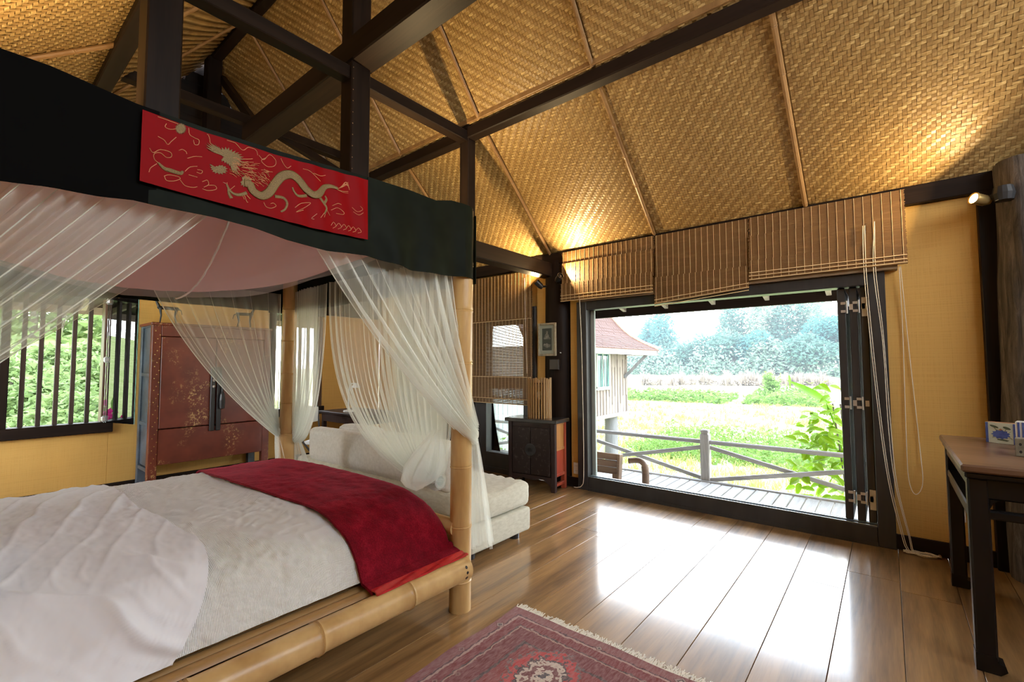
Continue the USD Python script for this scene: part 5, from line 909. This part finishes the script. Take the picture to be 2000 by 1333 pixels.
# wooden lounger on the deck
lg = thing('deck_lounger', 'low brown wooden lounger on the veranda at the door left jamb', 'chair', (-2.78, 5.22, ZD))
K['teak'] = wood('brown_teak', (.12, .065, .035), (.24, .14, .08), 'x', .5)
for k in range(3): obj('slat', MB().bar((-.55, -.02 + .012 * k, .16 + .085 * k), (.17, .02 + .012 * k, .16 + .083 * k), .03, .078, .006), K['teak'], lg)
obj('end_board', MB().bar((.185, .02, .06), (.20, .035, .37), .09, .035, .006), K['teak'], lg)
obj('arm', MB().tube(crom([(.50, .08, .0), (.50, .085, .16), (.485, .085, .27), (.42, .08, .315), (.30, .06, .30)], 8), np.r_[np.full(16, .042), np.full(17, .034)][:33], 10), K['teak'], lg, smooth=True)
for x in (-.5, .12): obj('leg', MB().box((x, -.03, 0), (x + .06, .03, .14), .006), K['teak'], lg)
# ------------------------------------------------------------------ ground
def gz(y): return np.where(y < 27, -2.3, -2.3 + .028 * (y - 27))
gx, gy = np.meshgrid(np.r_[np.linspace(-220, -30, 24), np.linspace(-28, 12, 60), np.linspace(16, 160, 24)], np.r_[np.linspace(4.6, 40, 50), np.linspace(41, 130, 60), np.linspace(140, 420, 20)], indexing='ij')
G = np.stack([gx, gy, gz(gy) + .22 * (meshkit.fbm(np.stack([gx * .25, gy * .25, 0 * gx], -1), 3, 3) - .5)], -1)
K['field'] = mat('dry_field', {'g': ('geometry', {}), 'm': ('mapping', {'scale': (.35, .8, 1)}), 'n': ('noise_texture', {'scale': .55, 'detail': 6.0, 'roughness': .65}), 'n2': ('noise_texture', {'scale': 9.0, 'detail': 4.0, 'roughness': .7}), 'a': ('math', {'math_type': 'multiply_add', 'value2': .5}), 'r': ('rgb_ramp', {'ramp': [(.45, (.24, .31, .12)), (.62, (.42, .44, .21)), (.78, (.56, .51, .33)), (1, (.66, .59, .44))]}), 'p': ('principled_bsdf', {'roughness': .95, 'specular_ior_level': .1})},
     [('g.position', 'm.vector'), ('m.vector', 'n.vector'), ('g.position', 'n2.vector'), ('n2.fac', 'a.value1'), ('n.fac', 'a.value3'), ('a.value', 'r.fac'), ('r.color', 'p.base_color')], 'p.BSDF')
obj('field', MB().grid(G), K['field'], kind='structure', label='wide bleached grass field behind the veranda', cat='field', smooth=True)
# ------------------------------------------------------------------ foliage builders
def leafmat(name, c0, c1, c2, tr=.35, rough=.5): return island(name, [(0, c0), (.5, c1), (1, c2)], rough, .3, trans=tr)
K['haze_leaf'] = leafmat('distant_leaf', (.08, .17, .13), (.17, .30, .22), (.36, .47, .34)); K['haze_leaf2'] = leafmat('distant_pale_leaf', (.17, .26, .19), (.30, .40, .28), (.48, .52, .38)); K['haze_leaf3'] = leafmat('distant_teal_leaf', (.06, .19, .17), (.11, .28, .24), (.20, .37, .30))  # bluish pale tones put distance haze into the leaf colour
K['reed'] = island('dry_reed', [(0, (.30, .25, .20)), (.5, (.44, .38, .30)), (.9, (.55, .47, .38)), (1, (.24, .30, .12))], .8, .2, trans=.2)
K['weed'] = leafmat('field_weed', (.15, .26, .06), (.30, .42, .13), (.52, .60, .28)); K['shrub'] = leafmat('garden_shrub', (.20, .28, .10), (.40, .46, .20), (.66, .66, .42), .4); K['bark'] = plain('pale_bark', (.20, .17, .14), .9, noise=6, col2=(.12, .10, .08))
def leaves(rng, cen, size, mb, k=1.6):
    """Folded leaf quads at cen, random facing."""
    n = len(cen); d = rng.normal(size=(n, 3)); d[:, 2] *= .6; d /= np.linalg.norm(d, axis=1, keepdims=True); a = np.cross(d, rng.normal(size=(n, 3))); a /= np.linalg.norm(a, axis=1, keepdims=True) + 1e-9
    s = size * (.6 + .8 * rng.random((n, 1))); q = np.cross(d, a) * .25
    V = np.stack([cen - d * s * k / 2, cen + a * s * .42 + q * s, cen + d * s * k / 2, cen - a * s * .42 + q * s], 1).reshape(-1, 3)
    i = np.arange(n)[:, None] * 4; F = np.vstack([i + [0, 1, 2], i + [0, 2, 3]]); return mb.add(V, F)
def crown(rng, blobs, n, size):
    """Leaf quads over the shells of several ellipsoids: (centre, radii)."""
    m = MB(); vol = np.array([np.prod(b[1]) ** (2 / 3) for b in blobs]); cnt = (n * vol / vol.sum()).astype(int)
    for (c, r), k in zip(blobs, cnt):
        u = rng.normal(size=(k, 3)); u /= np.linalg.norm(u, axis=1, keepdims=True); rad = (.55 + .5 * rng.random((k, 1)) ** .6); lump = .8 + .4 * meshkit.noise(u * 2.3 + np.array(c) * .37, 5)[:, None]
        leaves(rng, np.array(c) + u * rad * lump * np.array(r), size, m)
    return m
def tree(label, x, y, w, h, m, seed, n=2600, size=.42, tall=False, group=None, cat='tree', name='tree', trunk=.3):
    rng = np.random.default_rng(seed); z = float(gz(np.array(y))); w, h = (w * 1.12, h * 1.13) if y > 50 else (w, h); t = thing(name, label, cat, (x, y, z), group=group); bl = []
    for i in range(7 if not tall else 9):
        f = i / 8 if tall else rng.random(); hz = h * (.30 + .62 * f) if tall else h * rng.uniform(.42, .80)
        rr_ = w * (.52 - .30 * f) if tall else w * rng.uniform(.24, .36); o = rng.uniform(-1, 1, 2) * w * (.12 if tall else .30)
        bl.append(((o[0], o[1], hz), (rr_, rr_, rr_ * rng.uniform(.75, 1.0))))
    obj('crown', crown(rng, bl, n, size), K[m], t)
    tr = MB().tube(crom([(0, 0, -.3), (.1 * rng.normal(), 0, h * .25), (.2 * rng.normal(), .1, h * .6)], 6), np.linspace(trunk, trunk * .4, 13), 7)
    for b in bl[:5]: tr.tube(np.array([(0, 0, h * .22), (b[0][0] * .5, b[0][1] * .5, h * .38), b[0]]), [trunk * .5, trunk * .35, trunk * .12], 5)
    obj('trunk', tr, K['bark'], t); return t
def bank(name, label, x0, x1, y0, y1, n, size, h, m, seed, cat='weeds', slant=0.0):
    r = np.random.default_rng(seed); x = x0 + (x1 - x0) * r.random(n); y = y0 + (y1 - y0) * r.random(n) + slant * (x - x0); k = meshkit.fbm(np.stack([x * .8, y * .8, 0 * x], -1), 3, seed); z = gz(y) + h * r.random(n) * np.clip(k * 2.2 - .3, .1, 1.3)
    return obj(name, leaves(r, np.stack([x, y, z], -1), size, MB()), K[m], kind='stuff', label=label, cat=cat)
TG = None
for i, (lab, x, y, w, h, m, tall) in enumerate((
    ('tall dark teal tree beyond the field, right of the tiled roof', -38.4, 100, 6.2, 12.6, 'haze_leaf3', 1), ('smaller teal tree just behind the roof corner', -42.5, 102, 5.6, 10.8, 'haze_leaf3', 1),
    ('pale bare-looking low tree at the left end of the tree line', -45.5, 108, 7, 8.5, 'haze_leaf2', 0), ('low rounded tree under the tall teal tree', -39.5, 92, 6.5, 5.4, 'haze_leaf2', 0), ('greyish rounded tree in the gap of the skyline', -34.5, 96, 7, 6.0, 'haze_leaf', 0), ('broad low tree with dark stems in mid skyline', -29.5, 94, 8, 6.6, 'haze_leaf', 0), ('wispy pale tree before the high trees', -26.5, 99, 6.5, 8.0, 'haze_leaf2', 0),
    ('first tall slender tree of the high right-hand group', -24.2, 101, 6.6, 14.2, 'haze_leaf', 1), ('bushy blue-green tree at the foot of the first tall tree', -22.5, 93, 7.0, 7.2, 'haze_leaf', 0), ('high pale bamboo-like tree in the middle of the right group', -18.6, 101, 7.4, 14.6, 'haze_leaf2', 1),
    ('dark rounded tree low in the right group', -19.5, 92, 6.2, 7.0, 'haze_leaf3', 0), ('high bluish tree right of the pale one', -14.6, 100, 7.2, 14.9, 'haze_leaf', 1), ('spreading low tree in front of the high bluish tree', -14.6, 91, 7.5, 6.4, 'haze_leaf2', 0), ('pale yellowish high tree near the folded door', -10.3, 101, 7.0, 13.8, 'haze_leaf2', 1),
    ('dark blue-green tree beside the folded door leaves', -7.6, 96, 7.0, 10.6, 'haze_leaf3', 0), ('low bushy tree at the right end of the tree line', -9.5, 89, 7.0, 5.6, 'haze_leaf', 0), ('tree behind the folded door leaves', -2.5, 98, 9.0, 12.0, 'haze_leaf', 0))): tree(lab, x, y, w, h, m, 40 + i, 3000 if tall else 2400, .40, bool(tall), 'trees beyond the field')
def tuft(rng, mb, c, h, r, n, w=.012, droop=.45):
    a = rng.random(n) * 2 * PI; q = rng.random(n); L = h * (.5 + .6 * rng.random(n)); out = r * (.2 + q)
    p0 = np.stack([c[0] + r * .35 * np.cos(a) * q, c[1] + r * .35 * np.sin(a) * q, np.full(n, c[2])], -1); d = np.stack([np.cos(a), np.sin(a), 0 * a], -1); s = np.stack([-np.sin(a), np.cos(a), 0 * a], -1) * w
    p1 = p0 + d * out[:, None] * .45 + np.array([0, 0, 1]) * (L * .7)[:, None]; p2 = p0 + d * out[:, None] + np.array([0, 0, 1]) * (L * (1 - droop * q * .5))[:, None]
    V = np.stack([p0 - s, p0 + s, p1 + s * .7, p1 - s * .7, p2], 1).reshape(-1, 3); i = np.arange(n)[:, None] * 5
    return mb.add(V, np.vstack([i + [0, 1, 2], i + [0, 2, 3], i + [3, 2, 4]]))
bank('scrub_bank', 'low pale scrub along the foot of the tree line', -52, 4, 86, 95, 9000, .42, 4.2, 'haze_leaf2', 17)
rng = np.random.default_rng(77)
CL = [(-22.6, 60, 3.0), (-20.8, 61.5, 2.4), (-18.2, 63, 2.2), (-15.5, 63, 2.4), (-14.0, 64, 2.6), (-12.3, 64, 3.4), (-10.6, 65, 3.2), (-9.3, 65, 2.8), (-7.9, 66, 2.8), (-6.4, 66, 3.0), (-24.8, 60, 2.2)]
for i, (x, y, w) in enumerate(CL):
    m = MB(); z = float(gz(np.array(y)))
    for k in range(5): tuft(rng, m, (rng.uniform(-w, w) * .45, rng.uniform(-.6, .6), -.1), rng.uniform(1.3, 2.3), .75, 70, .03)
    leaves(rng, np.stack([rng.uniform(-w, w, 160) * .55, rng.uniform(-.8, .8, 160), rng.random(160) * .55], -1), .22, m)
    t = thing('reed_clump', None, 'reeds', (x, y, z), group='dry reed clumps on the far dyke'); obj('blades', m, K['reed'], t, kind='stuff')
    ORD = 'leftmost second third fourth fifth sixth seventh eighth ninth tenth rightmost'.split(); o_ = sorted(q[0] / q[1] for q in CL).index(x / y); tag(t, ORD[o_] + ' dry reed clump on the far dyke' + (' counting from the left' if 0 < o_ < 10 else ''))
def scatter(name, label, cat, m, pts, sizes, hts, n, w, rr0=.35):
    q = MB(); r = np.random.default_rng(len(pts))
    for p, s, h in zip(pts, sizes, hts): tuft(r, q, p, h, s, n, w)
    return obj(name, q, m, kind='stuff', label=label, cat=cat)
r = np.random.default_rng(3); N = 3200; yy = 9 + 34 * r.random(N) ** 1.3; xx = -.32 * yy + (r.random(N) - .5) * (.42 * yy + 6); zz = gz(yy)
scatter('field_grass', 'pale bleached grass standing in the near field', 'grass', island('bleached_grass', [(0, (.30, .36, .10)), (.5, (.50, .47, .22)), (1, (.64, .57, .38))], .9, .1, trans=.3), np.stack([xx, yy, zz - .05], -1), .3 + .3 * r.random(N), .22 + .25 * r.random(N), 12, .016)
# green weed banks: broad leaves and stems
bank('weed_bank', 'fresh green weeds in a strip across the middle of the field', -22, -10.5, 40, 45.5, 4200, .22, .75, 'weed', 4); bank('weed_bank', 'fresh green weeds near the banana leaf side of the field', -9.5, -4.0, 41, 50, 2600, .22, .9, 'weed', 5)
bank('weed_bank', 'lush green undergrowth just below the veranda railing', -8.5, -1.2, 17.5, 22.5, 9000, .085, .90, 'weed', 6, slant=.08); bank('weed_bank', 'low creeping green plants on the ground under the veranda', -7, .5, 8.5, 14, 6000, .06, .22, 'weed', 7)
bank('hedge_bank', 'round green bush in the far grass right of centre', -8.9, -7.6, 47, 48.2, 600, .20, 1.9, 'weed', 8, 'bush')
# ------------------------------------------------------------------ neighbouring stilt house
hs = thing('stilt_house', 'old wooden stilt house with a brown tiled roof at the left of the door view', 'house')
K['hwood'] = wood('silver_house_board', (.17, .14, .12), (.33, .28, .24), 'z', .8, bump=.3); K['hdark'] = wood('dark_house_post', (.10, .10, .105), (.19, .19, .19), 'z', .8); K['tile'] = island('brown_roof_tile', [(0, (.085, .045, .035)), (.5, (.14, .075, .058)), (.9, (.20, .115, .09)), (1, (.07, .06, .055))], .7, .3)
HX = -6.7
obj('wall_panel', B((-11.5, 8.6, -.16), (HX - .02, 14.15, 1.80)), K['hwood'], hs)
y = 8.6; rr = random.Random(2)
while y < 14.1:
    obj('board', B((HX - .02, y, -.18), (HX + .004, y + .17, 1.78), .002), K['hwood'], hs); obj('batten', B((HX + .004, y + .16, -.18 + rr.choice((0, .3, .55))), (HX + .03, y + .20, 1.78 - rr.choice((0, .25, .5))), .003), K['hwood'], hs); y += .19
obj('end_board', B((-11.5, 14.15, -.18), (HX + .03, 14.2, 1.8)), K['hwood'], hs)
obj('sill_beam', B((-11.5, 8.6, -.28), (HX + .04, 14.2, -.16), .01), K['hwood'], hs)
wf = obj('window_frame', MB().box((HX, 12.10, .66), (HX + .06, 12.16, 1.74)).box((HX, 12.88, .66), (HX + .06, 12.94, 1.74)).box((HX, 12.10, .60), (HX + .08, 12.94, .70)).box((HX, 12.49, .7), (HX + .05, 12.53, 1.7)).box((HX, 12.10, 1.68), (HX + .06, 12.94, 1.76)), plain('pale_green_frame', (.42, .47, .42), .6), hs)
obj('window_glass', B((HX + .01, 12.14, .68), (HX + .03, 12.90, 1.72)), plain('dark_glass', (.02, .09, .08), .05, spec=.9), wf)
for y in (9.4, 13.55): obj('stilt', MB().tube([(-6.95, y, -2.4), (-6.95, y, -.2)], [.22, .20], 12), K['hdark'], hs, smooth=True)
obj('eave_bracket', MB().bar((HX + .02, 14.0, .95), (-6.02, 14.3, 1.70), .07, .10), K['hdark'], hs); obj('eave_beam', B((HX - .4, 14.02, 1.68), (-5.98, 14.12, 1.76)), K['hdark'], hs)
obj('eave_board', MB().box((-5.97, 8.2, 1.66), (-5.92, 14.92, 1.82)).box((-11, 14.88, 1.66), (-5.92, 14.93, 1.82)), plain('pale_eave_board', (.50, .47, .42), .7, noise=5, col2=(.36, .33, .29)), hs)
hp = lambda s: np.interp(s, [0, .33, .64, .89, 1.08, 2.4, 3.4], [1.84, 2.03, 2.25, 2.54, 2.85, 4.9, 6.2])
ss = np.r_[np.arange(0, 3.3, .085)]; rr = random.Random(6)
side_, end_ = MB(), MB()
for k in range(len(ss) - 1):
    s0, s1 = ss[k] - .03, ss[k + 1] + .012; z0, z1 = hp(max(s0, 0)) - (.03 if k == 0 else 0), hp(s1)
    yv = 8.2
    while yv < 14.95 - s0 - .05:
        y2 = min(yv + .16, 14.95 - s0); dz = rr.uniform(0, .012)
        side_.add([(-5.92 - s0, yv + .005, z0 + .03 + dz), (-5.92 - s0, y2 - .005, z0 + .03 + dz), (-5.92 - s1, y2 - .005, z1 + .012), (-5.92 - s1, yv + .005, z1 + .012), (-5.92 - s0, yv + .005, z0), (-5.92 - s0, y2 - .005, z0)], [[0, 1, 2], [0, 2, 3], [4, 5, 1], [4, 1, 0]]); yv += .16
    end_.add([(-5.92 - s0, 14.95 - s0, z0 + .03), (-11, 14.95 - s0, z0 + .03), (-11, 14.95 - s1, z1 + .012), (-5.92 - s1, 14.95 - s1, z1 + .012)], [[0, 1, 2], [0, 2, 3]])
rf = obj('roof_tiles', side_, K['tile'], hs, kind='stuff', label='overlapping small brown roof tiles'); obj('roof_end', end_, K['tile'], hs)
obj('hip_cap', MB().tube([(-5.92 - s, 14.95 - s, hp(s) + .05) for s in np.linspace(0, 3.2, 20)], .06, 8), plain('terracotta_cap', (.45, .24, .17), .7), hs, smooth=True)
# ------------------------------------------------------------------ leafy plant with big leaf at the right of the veranda
pl = thing('veranda_plant', 'sunlit yellow-green leafy plant growing up beside the railing at right', 'plant')
K['bright'] = island('sunlit_leaf', [(0, (.34, .50, .04)), (.5, (.60, .70, .07)), (1, (.86, .84, .16))], .4, .4, trans=.6); K['bigleaf'] = plain('banana_leaf', (.24, .48, .035), .4, noise=5, col2=(.34, .56, .06), trans=.5)
def blade(p, d, up_, L, w, bend=.25, n=9):
    p, d, u = (np.asarray(q, float) for q in (p, d, up_)); d /= np.linalg.norm(d); s = np.cross(d, u); s /= np.linalg.norm(s); u = np.cross(s, d); P = []
    for t in np.linspace(0, 1, n):
        c = p + d * L * t - u * bend * L * t * t; hw = w * math.sin(PI * min(1, .06 + .94 * t) ** .8) * .5 + .002
        P.append([c - s * hw + u * hw * .35, c, c + s * hw + u * hw * .35])
    return MB().sheet(np.array(P), .0016)
r = np.random.default_rng(12)
for k in range(290):
    f = r.random() ** .8; z = .90 - 1.55 * f if k > 8 else r.uniform(.85, 1.15); x = -.52 + r.normal() * .115 - .17 * math.sin(PI * min(1, max(0, (1 - f)))) * r.random(); y = 6.42 + r.normal() * .14
    if k % 9 == 0: x -= .14
    a = r.uniform(0, 2 * PI); d = np.array([math.cos(a), math.sin(a) * .6, r.uniform(-.7, .35)]); obj('leaf', blade((x, y, z), d, (r.normal() * .3, -.6, 1), r.uniform(.085, .15), r.uniform(.05, .085), r.uniform(-.1, .5), 6), K['bright'], pl)
for q in range(4): obj('stem', MB().tube(crom([(-.45 + .04 * q, 6.45, -2.3), (-.40 + .05 * q, 6.44, -.4), (-.50 + .07 * q, 6.42 + .02 * q, .9)], 6), .009, 6), K['bark'], pl)
bn = thing('banana_leaf', 'single long green banana leaf arching over the railing plant', 'leaf')
obj('leaf_blade', blade((-.56, 6.46, .90), (-.80, -.05, .62), (.3, -.8, .8), .47, .105, .12, 14), K['bigleaf'], bn, smooth=True); obj('stalk', MB().tube(crom([(-.30, 6.5, -1.0), (-.44, 6.48, .4), (-.56, 6.46, .90)], 8), .012, 7), K['bigleaf'], bn, smooth=True)
obj('leaf_blade', blade((-.93, 6.43, 1.22), (.1, 0, -1), (.9, -.5, 0), .16, .04, .05, 8), K['bigleaf'], bn, smooth=True)
# ------------------------------------------------------------------ side garden seen through the barred windows
gx, gy = np.meshgrid(np.linspace(-40, -6.75, 40), np.linspace(-22, 8.4, 40), indexing='ij')
gbz = lambda x, y: -.55 + np.clip((-x - 10.5) * .20, 0, 4.2) - np.clip(y - 3.5, 0, 5) * .25
obj('garden_bank', MB().grid(np.stack([gx, gy, gbz(gx, gy) + .15 * meshkit.noise(np.stack([gx * .6, gy * .6, 0 * gx], -1), 2)], -1)), plain('garden_lawn', (.30, .40, .12), .95, spec=.1, noise=3, col2=(.46, .48, .22)), kind='structure', label='grassy garden bank outside the barred windows', cat='garden', smooth=True)
r = np.random.default_rng(31)
def shrubmesh(seed, n=900, size=.11): r_ = np.random.default_rng(seed); return crown(r_, [((r_.uniform(-.4, .4), r_.uniform(-.4, .4), r_.uniform(.3, .7)), (.55, .55, .42)) for _ in range(4)], n, size)
protos = []
sp = [(-11.0 - 1.35 * i + r.uniform(-.3, .3), .2 + .55 * i + 1.15 * j + r.uniform(-.3, .3) - .10 * i * j * 0, .65 + .06 * i) for i in range(7) for j in range(-1, 3)] + [(-11.5 - 1.6 * i, 4.6 + .5 * i, .8) for i in range(4)]
for i, (x, y, s) in enumerate(sp):
    loc = (x, y, float(gbz(np.array(x), np.array(y))) - .1)
    if i < 3:
        t = thing('garden_shrub', 'pale leafy shrub on the bank beyond the barred windows', 'shrub', group='shrubs on the garden bank'); obj('foliage', shrubmesh(60 + i), K['shrub'], t, kind='stuff'); obj('stem', MB().tube([(0, 0, -.2), (0, 0, .5)], .03, 6), K['bark'], t); protos.append(t)
        t.AddTranslateOp(opSuffix='place').Set(Gf.Vec3d(*loc)); t.AddScaleOp(opSuffix='place').Set(Gf.Vec3f(s * 1.2, s * 1.2, s * 1.1))
    else: dup(protos[i % 3], loc, (i * 77) % 360, sc=(s * 1.2, s * 1.2, s * 1.1))
K['magenta'] = leafmat('bougainvillea_bract', (.55, .03, .22), (.72, .06, .34), (.80, .16, .48), .35)
for i, (x, y, z, s) in enumerate(((-8.4, -.55, -.3, .75), (-9.3, 2.15, -.35, .45))):
    t = thing('bougainvillea', ('magenta flowering bush beside the wide barred window', 'small magenta flowering bush beyond the open glass sash')[i], 'flowers', (x, y, z)); r_ = np.random.default_rng(90 + i)
    obj('bracts', crown(r_, [((0, 0, .9 * s), (.8 * s, .8 * s, .6 * s)), ((.3, .2, .6 * s), (.5 * s,) * 3)], 1300, .07), K['magenta'], t, kind='stuff'); obj('foliage', crown(r_, [((0, 0, .75 * s), (.8 * s, .8 * s, .7 * s))], 600, .08), K['weed'], t, kind='stuff'); obj('stem', MB().tube([(0, 0, -.3), (0, 0, .8 * s)], .03, 6), K['bark'], t)
tree('bright yellow-green tree in the side garden', -13.5, -4.2, 3.2, 4.2, 'weed', 70, 1800, .16, False, None, 'tree', 'garden_tree', .12)
for i, (y, s) in enumerate(((-1.5, 1), (1.9, 1.2), (6.0, 1.1))): tree(('tall garden tree left of the barred window view', 'tall garden tree above the bank behind the window bars', 'tall garden tree seen through the narrow window')[i], -24 - i, y, 6.5 * s, 9 * s, 'shrub', 80 + i, 2200, .26, False, None, 'tree', 'garden_tree', .25)
# eave outside the window wall
e2 = thing('side_eave', 'brown eave boards above the barred windows outside', 'eave', kind='structure')
obj('soffit', MB().bar((-6.5, 1, 2.52), (-7.7, 1, 2.10), 9.0, .02, upv=(.3, 0, 1)), K['dark_y'], e2)
for k in range(12): y = -2.7 + .62 * k; obj('rafter', MB().bar((-6.55, y, 2.46), (-7.65, y, 2.07), .05, .07), K['rafter'], e2)
obj('fascia', B((-7.74, -3.5, 2.0), (-7.70, 5.5, 2.12)), K['rafter'], e2)
# pale board fence outside the glazed screen
fe = thing('board_fence', 'pale vertical board fence outside the glazed screen', 'fence')
K['whitewood'] = wood('pale_fence_board', (.42, .43, .42), (.60, .61, .60), 'z', .8)
x = -10.5; rr = random.Random(3)
while x < -5.0: obj('fence_board', B((x, 7.75, -.7), (x + .115, 7.775, 1.05 + rr.uniform(-.01, .01)), .003), K['whitewood'], fe); x += .135
for z in (-.3, .7): obj('fence_rail', B((-10.5, 7.78, z), (-5.0, 7.82, z + .07)), K['whitewood'], fe)
bank('hedge_bank', 'green bush growing in front of the pale board fence', -7.3, -5.9, 7.0, 7.5, 900, .07, 2.6, 'weed', 15, 'bush', 0)

# thin bright haze over the far field
hz = mat('haze', {'v': ('principled_volume', {'color': (.86, .93, 1.0), 'density': .0009, 'anisotropy': .35})}, [], None, 'v.volume')
obj('field_haze', B((-150, 26, -3), (60, 125, 24)), hz, kind='stuff', label='thin bright daylight haze over the far field and trees', cat='haze')
